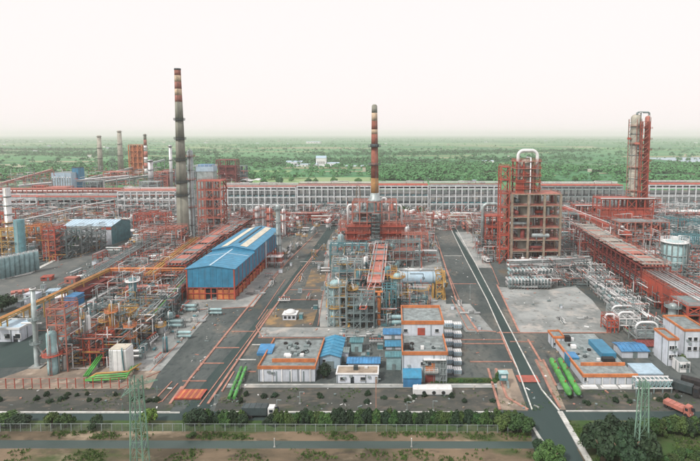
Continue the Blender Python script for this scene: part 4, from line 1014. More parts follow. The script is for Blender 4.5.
for k, (a, ba, to, r, m) in enumerate([(107,347,316,.9,TAN),(113,350,305,.8,YELLOW),(120,345,308,1.0,TAN),(127,342,318,.7,GREY),(100,344,322,1.2,SALMON),(90,338,312,.9,TEAL),(83,350,312,.5,TEAL),(131,352,322,.8,GALV),(96,330,304,.8,GREY)]):
    X, Y = P(a, ba); T = HT(Y, to); lb = ["tan brown column left of the ochre one in the left yard", "ochre column, tallest above the white box tank", "tan column just right of the ochre one", "slim grey column right of the tan ones in the left yard", "squat faded red column left of the tan ones", "teal column in the yard beside the blue skids",
      "slender dark teal mast column in the left yard", "galvanised column behind the white box tank", "grey column at the back of the left yard"][k]
    tower(lb, X, Y, r, T, m, [T*.5, T*.85], [YELLOW, ORANGE, GREY][k % 3], pipes_=2)
cx, Y, w_ = seg(102, 126, 346); T = HT(Y, 316); lv = [T*.35, T*.65, T]
frame("ochre steel structure round the brown columns in the left yard", cx, Y+3, w_, 7, lv, 4, 2, YELLOW, GREY, cw=.4, seed=31)
cx, Y, w_ = seg(84, 104, 366); T = HT(Y, 338); frame("low red structure with white roof sheet behind the green pipes", cx, Y, w_, 7, [T*.5, T], 4, 3, RED, SALMON, cw=.35, seed=32); 
cx, Y, w_ = seg(93, 109, 338); t = thing("lean_to_canopy", "white lean-to canopy in the left yard on thin posts", "canopy", cx, Y)
for a in (-w_/2,0,w_/2):
    for c in (0,5): box(t, "post", GREY, (a,c,0), (.25,.25,5.5+c*.2))
box(t, "roof", WHITE, (0,2.5,6), (w_+1,6.4,.2)).rotation_euler = (R(10),0,0)
fill([(66,368),(132,364),(156,345),(184,312),(186,302),(140,302),(84,318),(64,345)], 84, ["pumpR","pumpG","veA","veT","runA","runA","maR","maG","maA","gaG","gaG","plG","plY","exT","exA","runY","boT","boW"], "in the crowded yard before the blue warehouse", 3)
fill([(130,372),(158,368),(216,308),(190,304),(150,345)], 16, ["exA","exT","runA","maA","pumpY","pumpT"], "on the pale concrete left of the west road", 5, .8)
fill([(70,300),(185,296),(185,262),(120,262)], 42, ["gaR","gaO","gaG","veT","plY","runR","exA","pumpR","boR"], "around the level orange pipe bridge", 6)
fill([(118,262),(186,262),(186,232),(140,236)], 34, ["gaR","gaG","gaS","veA","plR","runR","exA"], "between the metal shed and the tall chimney", 7, 1.2)
fill([(-20,262),(60,264),(112,244),(112,224),(-20,226)], 46, ["gaG","gaG","veT","veA","plG","plG","exA","plY","gaO"], "in the packed unit behind the diagonal road", 8, 1.25)
fill([(-20,322),(78,312),(60,286),(-20,300)], 16, ["runA","boW","pumpG","maA","boT"], "on the open ground by the diagonal road", 9, .9)

fill([(-30,231),(182,231),(182,219.5),(-30,219.5)], 46, ["gaG","gaS","gaG","veA","veR","plG","exR","gaO"], "in the back strip before the far rack at left", 61, 1.3)
fill([(60,285),(88,285),(150,246),(134,240)], 14, ["gaR","runR","pumpG","boW","gaG"], "along the near side of the diagonal road", 62, .9)
fill([(196,268),(186,292),(160,298),(190,262)], 12, ["gaO","runY","pumpR","veA"], "left of the warehouse gable", 63, .9)
# ---- blue warehouse
(xa, Y0), (xb, _) = P(187.5, 300.5), P(235, 300.5); W = xb-xa; Y1 = P(0, 254)[1]; D = Y1-Y0; cx = (xa+xb)/2; he = HT(Y0, 269); D1 = D*.36
t = thing("blue_warehouse", "long blue warehouse with red open lower frame and cream skylight strips", "warehouse", cx, Y0); occ(cx, Y0+D/2, W+3, D+3); zb = he*.42
def block(y0, y1, h, ridge, sky):
    d_ = y1-y0
    for s in (-1, 1):
        n_ = max(3, int(d_/4))
        for k in range(n_): box(t, "wall_panel", BLUE, (s*W/2, y0+d_*(k+.5)/n_, zb), (.25, d_/n_-.06, h-zb))
        b = MB(); q0 = [(0,y0-.5,h+ridge),(s*(W/2+.7),y0-.5,h-.1),(s*(W/2+.7),y1+.4,h-.1),(0,y1+.4,h+ridge)]; b.prism(q0 if s > 0 else q0[::-1], .25); part(t, "roof", b, BLUE)
        for k in range(int(d_/3.2)):
            yy = y0+1.6+3.2*k; bar(t, "roof_seam", BLUE, (0, yy, h+ridge+.27), (s*(W/2+.7), yy, h+.17), .22, .12)
        if sky:
            b = MB(); u0, u1 = .30, .62; zf = lambda u: h+ridge-(ridge+.1)*u+.42; q0 = [(s*u0*W/2,y0+2,zf(u0)),(s*u1*W/2,y0+2,zf(u1)),(s*u1*W/2,y1-2,zf(u1)),(s*u0*W/2,y1-2,zf(u0))]; b.prism(q0 if s > 0 else q0[::-1], .12); part(t, "skylight", b, CREAM)
    for yy in (y0, y1):
        for k in range(8):
            u0, u1 = -W/2+W*k/8+.03, -W/2+W*(k+1)/8-.03; f = lambda u: h+ridge*(1-abs(u)/(W/2))-.1
            b = MB(); b.v += [(u0,yy-.12,zb),(u1,yy-.12,zb),(u1,yy-.12,f(u1)),(u0,yy-.12,f(u0)),(u0,yy+.12,zb),(u1,yy+.12,zb),(u1,yy+.12,f(u1)),(u0,yy+.12,f(u0))]
            for q in ((0,1,2,3),(7,6,5,4),(0,4,5,1),(1,5,6,2),(2,6,7,3),(3,7,4,0)): b.f.append(q); b.sm.append(False); b.mi.append(0)
            part(t, "gable_panel", b, BLUE)
block(0, D1, he, 1.6, False); block(D1+.6, D, he+1.2, 2.2, True)
bar(t, "ridge_cap", LBLUE, (0,-.4,he+1.9), (0,D1,he+1.9), .9, .18); bar(t, "cross_gutter", LBLUE, (-W/2,D1*.72,he+.35), (0,D1*.72,he+1.95), .5, .2); bar(t, "cross_gutter", LBLUE, (0,D1*.72,he+1.95), (W/2,D1*.72,he+.35), .5, .2)
nb = 15
for k in range(nb+1):
    for s in (-1, 1): box(t, "column", RED, (s*(W/2-.1), D*k/nb, 0), (.6,.6,he))
for k in range(9): box(t, "column", RED, (-W/2+W*k/8, .35, 0), (.5,.5,zb+.4))
for k in range(nb):
    for s in (-1, 1): box(t, "lower_panel", ORANGE if k % 3 else RED, (s*(W/2-.2), D*(k+.5)/nb, .9), (.15, D/nb-1.4, zb*.55))
for k in range(8):
    if k not in (3, 4): box(t, "lower_panel", ORANGE, (-W/2+W*(k+.5)/8, .3, .6), (W/8-.7, .15, zb*.72))
for z in (zb-.5, zb*.5):
    box(t, "girt", RED, (0, .1, z), (W, .3, .4))
    for s in (-1, 1): box(t, "girt", RED, (s*(W/2+.15), D/2, z), (.3, D, .4))
box(t, "floor_slab", CONC, (0, D/2, 0), (W+1.5, D+1.5, .35)); box(t, "crane_beam", YELLOW, (0, 3, zb-1), (W*.9, .6, .8)); box(t, "roof_slot", DARK, (W*.04, D1+(D-D1)*.55, he+3.55), (.9, (D-D1)*.8, .25))
box(t, "downpipe", WHITE, (W/2+.45, D*.62, .3), (.5,.5,he+.6)); box(t, "machine", GREY, (-3,9,.35), (6,9,3.4)); box(t, "machine", TEAL, (4,24,.35), (6,9,3.2))

# ---- yard between the warehouse and the west road
X, Y = P(279, 262); T = HT(Y, 206); tower("slender grey column right of the blue warehouse on a red and white skid", X, Y, 2.3*MPP(Y), T, GALV, [T*.5, T*.95], GREY, hoops=[T*.3,T*.7], pipes_=2)
X, Y = P(277, 265); t = thing("skid_deck", "red and white two level skid deck at the foot of the slender grey column", "skid", X, Y-4)
for z in (3, 6.5):
    box(t, "deck", WHITE, (0,0,z), (9,6,.3)); b = MB(); rail_loop(b,-4.4,4.4,-2.9,2.9,z+.3,1.3,2,.16); part(t, "handrail", b, RED)
for a in (-4,0,4):
    for c in (-2.6,2.6): box(t, "leg", RED, (a,c,0), (.35,.35,6.5))
link("vessel", unit('cap', WHITE), t, (-2,0,3.4), None, (1.1,1.1,3.6)); link("vessel", unit('cap', SALMON), t, (2,0,3.4), None, (1.1,1.1,2.6))
for k, (a, ba, to, r, m) in enumerate([(258,232,208,2.2,WHITE),(264,233,206,1.8,ALU),(270,234,210,2.4,SALMON),(251,230,211,2.0,ALU),(284,236,210,1.4,WHITE),(243,231,209,1.6,SALMON)]):
    X, Y = P(a, ba); T = HT(Y, to); tower(["white column behind the far end of the warehouse", "bare metal column tallest behind the warehouse end", "faded red fat column behind the warehouse end", "bare metal fat column left of the white one behind the warehouse", "thin white column right of the red fat column", "faded red column beside the red rack end"][k], X, Y, r, T, m, [T*.6, T*.9], [RED, SALMON][k % 2], pipes_=2)
cx, Y, w_ = seg(240, 266, 232); T = HT(Y, 215); lv = [T*.5, T]; frame("faded red structure behind the far end of the blue warehouse", cx, Y+4, w_, 12, lv, 5, 3, SALMON, RED, seed=41)
fill([(222,236),(300,236),(300,219),(222,219)], 42, ["gaR","gaS","veA","veR","plR","exA","exR"], "behind the far end of the blue warehouse", 10, 1.3)
fill([(272,262),(284,262),(318,232),(296,232)], 14, ["runA","gaG","veA","exA","pumpG"], "beside the west road past the warehouse", 12, 1.1)
fill([(238,306),(256,304),(300,258),(288,256)], 10, ["boW","pumpG","runA","maA"], "on the strip between warehouse and west road", 13, .8, 1.5)
fill([(262,325),(330,325),(344,262),(330,240),(316,252)], 22, ["boW","pumpY","runY","maA","boT","plY","exA"], "on the open yard right of the west road", 14, .8, 2)
X, Y = P(290.5, 318.5); t = thing("domed_kiosk", "white round topped kiosk standing on the ochre sandy patch", "kiosk", X, Y); occ(X, Y, 8, 6)
w_ = 13*MPP(Y); h = 9*MPP(Y)
box(t, "wall", WALLB, (0,0,0), (w_,4.4,h*.62)); box(t, "roof", WHITE, (0,0,h*.62), (w_+.6,5,.3)); link("dome", unit('dome', WHITE), t, (0,0,h*.62+.3), None, (w_*.42,2.2,h*.38))
for a in (-.32,0,.32): box(t, "window", GLASS, (a*w_,-2.23,h*.2), (1.1,.1,1.1))
# ================================================================ central process unit
p0, p1 = P(381.5, 243, 13), P(375.5, 283, 13)
rack("long faded red pipe deck running from the heaters toward the front", p0, p1, 7.5, [6, 12], 7, SALMON, rp(11, [SALMON, WHITE, RED], 2, 6), deck=SALMON, rail=WHITE, cw=.5)
(xa, ya), (xb, yb) = P(373.5, 284, 12), P(362.5, 308, 10)
t = thing("red_walkway", "red and white inclined walkway below the long faded red pipe deck", "walkway", xa, ya, 0, 0); d = Vector((xb-xa, yb-ya, -2.5))
for s in (-1.2, 1.2): bar(t, "stringer", RED, Vector((s,0,12)), Vector((s,0,12))+d, .5, .35); bar(t, "handrail", WHITE, Vector((s,0,13.2)), Vector((s,0,13.2))+d, .14)
for k in range(9): c = Vector((0,0,12))+d*(k/8); box(t, "tread", SALMON, (c.x,c.y,c.z), (2.3,1,.14))
for k in (.02,.5,.98):
    c = Vector((0,0,12))+d*k
    for s in (-1.2, 1.2): box(t, "post", GREY, (c.x+s,c.y,0), (.3,.3,c.z))
X, Y = P(379, 326); T = HT(Y, 292); t = thing("orange_column", "bright orange square steel column before the process unit", "column", X, Y); box(t, "shaft", ORANGE, (0,0,0), (1.1,1.1,T)); box(t, "foot", CONC, (0,0,0), (2,2,.5)); box(t, "head", ORANGE, (0,0,T), (3.2,1.3,.4))
for k in range(6): box(t, "rung", ORANGE, (0,-.62,T*(k+.5)/6), (1.6,.1,.2))
for k, (a, c, ba, to, nx, m, nl, fm) in enumerate([(328,346,327,286,4,GALV,4,YELLOW),(347,374,329,296,5,GREY,4,GREY),(332,362,300,262,5,GALV,4,TEAL),(382,396,318,288,4,TEAL,3,GREY),(330,366,272,245,6,TEAL,3,GREY),(386,420,268,242,6,GREY,3,SALMON),(402,428,256,234,5,SALMON,3,GREY),(386,397,296,272,3,YELLOW,3,GREY),(436,443,300,274,2,YELLOW,3,YELLOW),(340,358,246,222,4,SALMON,3,RED),(395,425,240,222,5,SALMON,3,GREY)]):
    cx, Y, w_ = seg(a, c, ba); T = HT(Y, to); lv = [T*j/nl for j in range(1, nl+1)]
    lb = ["pale structure with ochre floors at the process unit's front left", "grey steel structure in front of the inclined red walkway", "pale steel structure with teal floors in the middle of the process unit", "teal steel structure left of the pale horizontal drum", "teal steel structure behind, left of the long faded red deck", "grey steel structure with faded red floors right of the long deck",
      "faded red structure behind the pale horizontal drum", "ochre structure at the left end of the pale horizontal drum", "ochre structure at the right end of the pale horizontal drum", "faded red structure just before the left heater box", "faded red structure just before the right heater box"][k]
    frame(lb, cx, Y, w_, 8, lv, nx, 3, m, fm, cw=.42, seed=k+60, fl=.7); innards("vessel in the "+lb, cx, Y, w_, 8, lv, 5, "vessels in "+lb, k+80, [PTEAL, ALU, GREY, YELLOW if k < 3 else SALMON], 1.4)
for k, (a, ba, to, r, m, pl) in enumerate([(336,324,284,6.2,PTEAL,YELLOW),(345,296,262,5,PTEAL,YELLOW),(397.5,308,276,4.4,PTEAL,YELLOW),(352,322,288,3.2,ALU,YELLOW),(359,300,272,2.6,TEAL,GREY),(366,285,258,2.4,WHITE,GREY),(388,300,268,3,TEAL,ORANGE),(341,262,236,3,PTEAL,GREY),(407,252,228,2.6,ALU,SALMON)]):
    X, Y = P(a, ba); T = HT(Y, to); tower(["fat pale teal vessel with ochre platforms at the front left corner of the process unit", "pale teal vessel behind the fat one with ochre platforms", "pale teal upright vessel at the left end of the horizontal drum", "bare metal column right of the fat teal vessel", "teal column behind the inclined red walkway", "slim white column beside the long faded red deck", "teal column beside the long faded red deck front end", "pale teal column before the lattice tower", "bare metal column right of the right heater box"][k],
      X, Y, r*MPP(Y), T, m, [T*.45, T*.97] if k < 4 else [T*.8], pl, pipes_=2)
X, Y = P(420, 297); zt_ = HT(Y, 271.5); r = 6.2*MPP(Y); drum("big pale blue grey horizontal drum on ochre legs in the process unit", X, Y, zt_-2*r, r, 42*MPP(Y), 0, LBLUE, YELLOW, plat=YELLOW, nz=3)
X, Y = P(407, 320); r = 4.6*MPP(Y); drum("small teal horizontal drum under the big pale one", X, Y, .9, r*.8, 11*MPP(Y), 0, TEAL, YELLOW)
rack("thin grey pipe rack crossing behind the middle structures", P(330, 256), P(374, 256), 4, [4, 8], 6, GALV, rp(15, [WHITE, ALU], 2, 3), cw=.35)
rack("thin pale pipe rack crossing right of the long deck", P(384, 262), P(436, 262), 4, [4, 7], 6, GALV, rp(16, [ALU, SALMON, WHITE], 2, 3), cw=.35)
rack("low grey rack behind the big pale horizontal drum", P(396, 279), P(444, 279), 4, [3, 5], 6, GREY, rp(17, [ALU, TEAL], 2, 3), cw=.35)
fill([(322,326),(396,326),(398,262),(334,262)], 52, ["gaG","veT","veA","plY","runA","exT","maA","pumpT","gaO"], "inside the central process unit", 20, .9)
fill([(384,326),(436,326),(430,290),(392,290)], 18, ["runA","maA","pumpY","plY","veT"], "on the concrete under the big pale drum", 21, .8)
fill([(330,262),(436,262),(430,226),(340,226)], 60, ["gaG","gaS","veA","plR","runR","exA","gaR","exR"], "between the heaters and the pale drum", 22, 1.1)
fill([(402,226),(446,226),(444,219),(404,219)], 16, ["gaR","gaS","veR"], "on the ground right of the heaters", 23, 1.4)
X, Y = P(424, 228); t = thing("derrick_boom", "leaning red lattice boom right of the heater boxes", "crane boom", X, Y); T = HT(Y, 206)
b = MB(); q = Vector((-6,0,T))
for s in (-1,1):
    for c in (-1,1): b.bar((s*1.2,c*1.2,1), q+Vector((s*.4,c*.4,0)), .3)
for k in range(10):
    f, g = k/10, (k+1)/10; w0, w1 = 1.2-.8*f, 1.2-.8*g
    b.bar(Vector((-w0,-w0,1)).lerp(q, f*.99), Vector((w1,-w1,1)).lerp(q, g*.99), .2); b.bar(Vector((w0,-w0,1)).lerp(q, f*.99), Vector((-w1,-w1,1)).lerp(q, g*.99), .2)
part(t, "boom", b, RED); box(t, "base", RED, (0,0,0), (4,4,1.5)); box(t, "cab", SALMON, (2.5,0,0), (2.6,2.4,3)); bar(t, "stay", DARK, (4,0,1.5), q, .15)

# ================================================================ buildings along the front
def roofjunk(t, x0, x1, y0, y1, z, n, seed):
    rg = random.Random(seed)
    for i in range(n):
        x, y_ = rg.uniform(x0,x1), rg.uniform(y0,y1)
        if rg.random() < .5:
            b = MB(); b.lathe([(.7,0),(.7,.5),(.35,.5),(.3,.1)], n=12); o = part(t, "coil", b, rg.choice((DARK,GREY,BLACK))); o.location = (x,y_,z)
        else: box(t, "roof_unit", rg.choice((WHITE,GREY,GALV)), (x,y_,z), (rg.uniform(.8,2),rg.uniform(.6,1.6),rg.uniform(.4,1.1)))
cx, Y, w_ = seg(258.5, 315, 381.5); h = HT(Y, 368.5); D = P(0, 340, h)[1]-Y
t = building("long white substation with orange parapet and dark coils on its flat roof", cx, Y, w_, D, h, WALLB, ROOFG, ORANGE, par_back=False, pth=1.0, windows=[(-w_*.44+w_*.11*k, h*.55, .9, .8, GLASS) for k in range(0)], doors=[(-w_*.18,0,.35,h*.8,GREY),(w_*.06,0,.35,h*.8,GREY),(w_*.3,0,.35,h*.8,GREY)])
yy = P(0, 362.5, h)[1]-Y; box(t, "inner_parapet", ORANGE, (1.5,yy,h+.15), (w_-4,.4,1.2)); roofjunk(t, -w_*.25, w_*.25, yy+4, D-2, h+.16, 26, 3)
for k in range(6): box(t, "pilaster", WHITE, (-w_/2+w_*(k+.5)/6,-.08,0), (.35,.2,h-.1))
t = thing("blue_canopy", "small bright blue canopy at the left rear of the white substation", "canopy", *P(265, 366)); q = P(265,366); zc = 5.2
for a in (-2,2):
    for c in (0,4): box(t, "post", GREY, (a,c,0), (.2,.2,zc))
box(t, "roof", BLUE2, (0,2,zc), (5.2,5.6,.2)).rotation_euler = (R(12),0,0); box(t, "side_sheet", BLUE2, (0,-.6,zc-1.2), (5,.1,1))
cx, Y, w_ = seg(320, 340, 368.5); h = HT(Y, 356.5); D = P(0, 338, h)[1]-Y
building("blue roofed shed with pale end wall beside the dark tree", cx, Y, w_, D, h, LBLUE, BLUE, kind='gabley', ridge=.9, name="metal_shed", cat="shed", ribs=6, doors=[(0,0,2.6,2.6,GREY)], windows=[(-2,h*.6,.8,.7,GLASS)])
X, Y = P(324, 378); tree("dark round tree between the substation and the low white building", X, Y, 5.6, 5.2, LEAFD)
cx, Y, w_ = seg(336.5, 378, 383); h = HT(Y, 374)
t = building("low bluish white building with tan roof and dark doorway, right of the dark tree", cx, Y, w_, P(0,366.5,h)[1]-Y, h, WALLB, TAN, WHITE, pth=.4, doors=[(-w_*.12,0,1.1,2.1,GLASS),(w_*.46,0,.7,2.1,TAN)], windows=[(w_*.14,1.1,1.6,.9,GLASS),(-w_*.36,1.1,1.3,.9,GLASS)])
box(t, "tank", DARK, (-w_*.05,3,h+.15), (1.4,1.4,1.2)); box(t, "roof_unit", WHITE, (w_*.2,4,h+.15), (1,.8,.6))
cx, Y, w_ = seg(348, 379, 369); h = HT(Y, 363); D = P(0,359.5,h)[1]-Y; building("long low shed with bright blue roof behind the low white building", cx, Y, w_, max(4, D), h, WALLB, BLUE2, kind='gablex', ridge=.7, name="metal_shed", cat="shed", ribs=10)
for k, (a, c, ba, to, yr, m) in enumerate([(384,402,339,334,329,BLUE2),(386,401,349.5,346,341,BLUE),(386.5,401,370,356.5,352.5,TEAL),(351,362,352,342,338,TEAL),(338,348,362,352,350,GREY)]):
    cx, Y, w_ = seg(a, c, ba); h = HT(Y, to); building(["bright blue roofed shed behind, left of the rear orange topped wing", "darker blue roofed shed in front of the bright blue one", "teal block shed against the left of the orange topped building", "small teal shed on the yard right of the blue roofed shed", "small grey shed beside the blue roofed shed"][k], cx, Y, w_, max(3.5, P(0,yr,h)[1]-Y), h, [WALLB, WALLB, PTEAL, PTEAL, WALLB][k], m, kind='gablex', ridge=.5, name="metal_shed", cat="shed", ribs=5, doors=[(0,0,1.2,min(2.1,h*.7),GREY)])
cx, Y, w_ = seg(402.5, 447, 382.5); h = HT(Y, 354.5); D = P(0, 336, h)[1]-Y
t = building("white control building with orange parapet, blue lean-to and orange door", cx, Y, w_, D, h, WALLB, ROOFG, ORANGE, par_back=False, pth=1.1, windows=[(-w_*.05+2.2*k, h*.62, 1.2, 1.1, GLASS) for k in range(2)], doors=[(w_*.12,h*.42,3,2.6,ORANGE),(w_*.12,0,3.2,2.6,MAROON)])
box(t, "recess_shade_panel", ROOFG, (w_*.22,.12,.1), (w_*.54,.4,h*.8)); box(t, "canopy", WHITE, (w_*.22,-.5,h*.84), (w_*.5,1.2,.2))  # dark flat panel: the shade of a recess put into its colour
b = MB(); lw = w_*.42; lx = -w_*.29; b.prism([(lx-lw/2,-3.4,3.0),(lx+lw/2,-3.4,3.0),(lx+lw/2,0,4.6),(lx-lw/2,0,4.6)], .25); part(t, "lean_to_roof", b, BLUE); box(t, "lean_to_wall", BLUE2, (lx,-3.1,0), (lw-.3,.2,2.9)); box(t, "balcony", CONC, (w_*.14,-.7,h*.4), (w_*.3,1.4,.2))
b = MB(); rail_loop(b, w_*.0, w_*.29, -1.35, -.1, h*.4+.2, 1, 1.2, .07); part(t, "handrail", b, WHITE)
b = MB()
for k in range(4): b.bar((w_*.34,-.5,1+k*2), (w_*.48,-.5,1+k*2), .12)
for s in (.34,.41,.48): b.bar((w_*s,-.5,0), (w_*s,-.5,h), .14)
b.bar((w_*.34,-.5,1), (w_*.48,-.5,7), .1); b.bar((w_*.48,-.5,1), (w_*.34,-.5,7), .1); part(t, "scaffold", b, GALV); roofjunk(t, -w_*.4, w_*.4, 3, D-6, h+.16, 9, 5); box(t, "roof_tank", BLACK, (-w_*.4,4,h+.15), (1.8,1.8,1.7))
cx, Yr, w2 = seg(401.5, 443, 333.2); Yr = Y+D+.4; hr = HT(Yr, 324)
t = building("rear white wing with orange parapet and small red door above the flat roof", (XA(402,Yr)+XA(443,Yr))/2, Yr, XA(443,Yr)-XA(402,Yr), 16, hr, WALLB, ROOFG, ORANGE, pth=1.3, doors=[(-.5,h+.2,2.6,2.6,RED)], windows=[(5,h+1.4,1.2,1,GLASS),(-6,h+1.4,1.2,1,GLASS)])
for r_ in range(6):
    for c in range(2):
        X, Y = P(448.8+8.9*c-.3*r_*0, 374.5-9.2*r_+1.2*c); w_ = 7.9*MPP(Y); hh = 3.6*MPP(Y)
        t = thing("air_cooler", "pale boxy air cooler in the double row beside the orange topped building", "air cooler", X, Y, 0, 0, "double row of pale air coolers"); occ(X, Y+1.5, w_+.5, 4.5)
        box(t, "body", LBLUE, (0,w_*.45,.7), (w_*.96,w_*.9,hh)); box(t, "plinth", CONC, (0,w_*.45,0), (w_*.9,w_*.8,.7)); box(t, "top_plate", WHITE, (0,w_*.45,hh+.7), (w_,w_*.94,.14))
        for q in (-.3,0,.3): box(t, "louvre", GALV, (q*w_,-.02,.95), (w_*.2,.1,hh*.55)); box(t, "top_rib", GALV, (q*w_,w_*.45,hh+.84), (.12,w_*.9,.1))
cx, Y, w_ = seg(413, 452.5, 396.3); h = HT(Y, 388.2); t = thing("site_cabin", "long white site cabin with three round dark openings beside the front road", "cabin", cx, Y); occ(cx, Y+1.5, w_, 4)
b = MB(); b.box((0,1.4,.3), (w_,2.8,h-.4)); o = part(t, "body", b, WHITE); o.modifiers.new("edge",'BEVEL').width = .3; box(t, "skid", GREY, (0,1.4,0), (w_*.92,2.2,.3))
for a in (-.22,.03,.27):
    f = rod(t, "porthole", GREY, (a*w_,-.06,h*.45), (a*w_,.2,h*.45), .62, 'cyl'); rod(t, "glass", BLACK, (a*w_,-.1,h*.45), (a*w_,.1,h*.45), .5, 'cyl')
for k in range(4): box(t, "roof_rib", WHITE, (-w_*.38+w_*.25*k,1.4,h-.12), (.2,2.6,.08))
X, Y = P(503, 385); h = HT(Y, 371); t = thing("guard_booth", "teal guard booth on legs at the corner left of the main road", "booth", X, Y); occ(X, Y, 4, 4)
for a in (-.9,.9):
    for c in (-.7,.7): box(t, "leg", GREY, (a,c,0), (.15,.15,h*.5))
box(t, "body", TEAL, (0,0,h*.42), (2.5,2,h*.48)); box(t, "roof", PTEAL, (0,0,h*.9), (3,2.5,.2)); box(t, "window", WHITE, (0,-1.02,h*.6), (1.6,.08,.9)); b = MB(); b.bar((1.2,-2.4,0),(1.2,-1.05,h*.42),.7,.1); part(t, "stair", b, GREY)
X, Y = P(499, 379); tree("small green bush beside the teal guard booth", X, Y, 3, 3.6, LEAF, name="bush", cat="bush", trunk=False)
fill([(340,362),(386,362),(384,332),(344,332)], 16, ["boT","boW","runA","pumpG","maA"], "in the small yard between the blue roofed sheds", 30, .7, .3)
fill([(436,372),(446,372),(446,384),(430,384)], 3, ["maG","pumpG"], "at the corner of the orange topped building", 31, .6, .2)
fill([(456,330),(486,330),(468,300),(444,300)], 6, ["boW","pumpG","runA"], "on the concrete left of the main road", 32, .7, 2)

# ================================================================ right side
cx, Y, w_ = seg(511, 559, 265); T = HT(Y, 194); lv = [T*f for f in (.2,.36,.53,.68,.84,1)]
frame("tan concrete coking structure with open floors, right of the main road", cx, Y, w_, 20, lv, 4, 3, TAN, SALMON, cw=1.25, seed=71, fl=.95, brace=False, rail=SALMON, name="concrete_structure", stair=False)
innards("process vessel on a floor of the tan concrete structure", cx, Y-.5, w_, 17, lv, 30, "vessels in the tan concrete structure", 90, [RED, GREY, DARK, MAROON, GALV], 1.8)
tower("fat rounded pale coke drum rising inside the red derrick", XA(524.5, Y+8), Y+8, 7.6*MPP(Y), HT(Y+8, 164.5), COLC, [T+4, T+12], RED, name="coke_drum", cat="drum", pipes_=2, hoops=[T+8, T+16])
xs_, ws = XA(508, Y), 5
frame("narrow red stair tower on the left side of the tan concrete structure", xs_-2, Y+3, 5.5, 6, [HT(Y, q) for q in (250,236,222,208,194,180,167)], 2, 2, RED, RED, cw=.7, seed=72, name="stair_tower", cat="stair tower", fl=.95, stair=False)
t = thing("derrick", "red coking derrick with white arched pipe on top of the tan structure", "derrick", XA(524, Y+8), Y+8, T+.1); td = HT(Y+8, 161)-T; wd = 23*MPP(Y)
for s in (-1,-.4,.4,1):
    for c in (-5,5): box(t, "column", RED if s < 0 else RUST, (s*wd/2,c,0), (.8,.8,td))
for f in (.15,.35,.55,.78,1):
    
    for s in (-1,1): box(t, "floor", RED if f < .4 else SALMON, (0,s*5.6,td*f-.3), (wd+1.5,1.6,.3)); box(t, "side_floor", SALMON, (s*wd*.55,0,td*f-.3), (1.4,9.4,.3))
    b = MB(); rail_loop(b,-wd/2-.6,wd/2+.6,-5.6,5.6,td*f,1.2,3,.15); part(t, "handrail", b, RED)
for s in (-1,1): bar(t, "brace", RED, (s*wd/2,-5,0), (0,-5,td*.55), .4); bar(t, "brace", RED, (0,-5,td*.55), (s*wd/2,-5,td), .35)
pipe(t, "arched_pipe", WHITE, arch(-wd*.42,wd*.42,td*.45,td+6.5,-3), 1.0, 12); box(t, "clad_panel", RED, (-wd*.36,-5.2,td*.02), (wd*.25,.2,td*.4))
cx, Y, w_ = seg(485, 506, 250); T = HT(Y, 216); lv = [T*.34, T*.67, T]; frame("red open structure left of the tan concrete structure by the main road", cx, Y, w_, 11, lv, 4, 3, RED, RED, cw=.6, seed=75, fl=.9); innards("vessel on a floor of the red structure by the main road", cx, Y, w_, 11, lv, 9, "vessels in the red structure by the main road", 7, [RED, SALMON, GREY])
t = thing("white_duct", "white arched duct above the red structure by the main road", "duct", XA(484, Y), Y+6); pipe(t, "duct", GALV, arch(0, XA(500,Y)-XA(484,Y), 0, HT(Y+6, 204)), 1.3, 12)
for xx in (0, XA(500,Y)-XA(484,Y)): box(t, "footing", CONC, (xx,0,0), (3.2,3.2,.8))
fill([(480,262),(508,262),(506,232),(474,232)], 22, ["gaR","veA","pumpR","boW","exA","plR"], "between the main road and the tan structure", 40, .9)
X, Y = P(486, 262); t = thing("parked_truck", "small white truck parked left of the tan concrete structure", "truck", X, Y, 0, .3); 
box(t, "body", WHITE, (0,1.2,1), (2.4,4.6,2.2)); box(t, "cab", WHITE, (0,-2.2,.8), (2.3,1.8,1.9)); box(t, "windscreen", GLASS, (0,-3.12,1.6), (2,.08,.8)); box(t, "chassis", DARK, (0,.4,.5), (2,7,.35))
for s in (-1,1):
    for yy in (-2.1,2.4): rod(t, "wheel", BLACK, (s*1.2-.15,yy,.5), (s*1.2+.15,yy,.5), .5, 'cyl')
# twin tall columns
X, Y = P(631.5, 234); T = HT(Y, 118); mp = MPP(Y); tower("fat tall grey column, left of the twin columns at right", X, Y, 4.9*mp, T, COLC, [T*.18,T*.38,T*.58,T*.78,T*.93], SALMON, pipes_=2, hoops=[T*.28,T*.48,T*.68,T*.86])
X2, Y2 = XA(643, Y-4), Y-4; T2 = HT(Y2, 118); tower("slimmer red column with many platforms, right of the twin columns", X2, Y2, 2.7*mp, T2, SALMON, [T2*k/11 for k in range(1, 11)], RED, pipes_=3)
t = thing("scaffold_frame", "reddish scaffold of poles and boards wrapped round the fat grey column", "scaffold", X, Y); rs_ = 4.9*mp+1.5; rg = random.Random(8)
for k in range(10):
    a = 2*math.pi*k/10; box(t, "pole", SALMON if k % 2 else COLC, (rs_*math.cos(a), rs_*math.sin(a), 0), (.3,.3,T*(.99 if k % 3 else .8)))
b = MB()
for j in range(24):
    z = T*(j+1)/25; 
    for k in range(10):
        a, c = 2*math.pi*k/10, 2*math.pi*(k+1)/10; b.bar((rs_*math.cos(a), rs_*math.sin(a), z), (rs_*math.cos(c), rs_*math.sin(c), z+(0 if rg.random() < .7 else T/25)), .2)
part(t, "crossbars", b, GREY)
for j in range(34):
    a = rg.uniform(3.2,6.2); z = T*rg.uniform(.08,.97); box(t, "board", rg.choice((SALMON, GREY, COLC, RED)), (rs_*.97*math.cos(a), rs_*.97*math.sin(a), z), (3.4,1.3,rg.choice((.25,.25,1.6))), a+PI2)
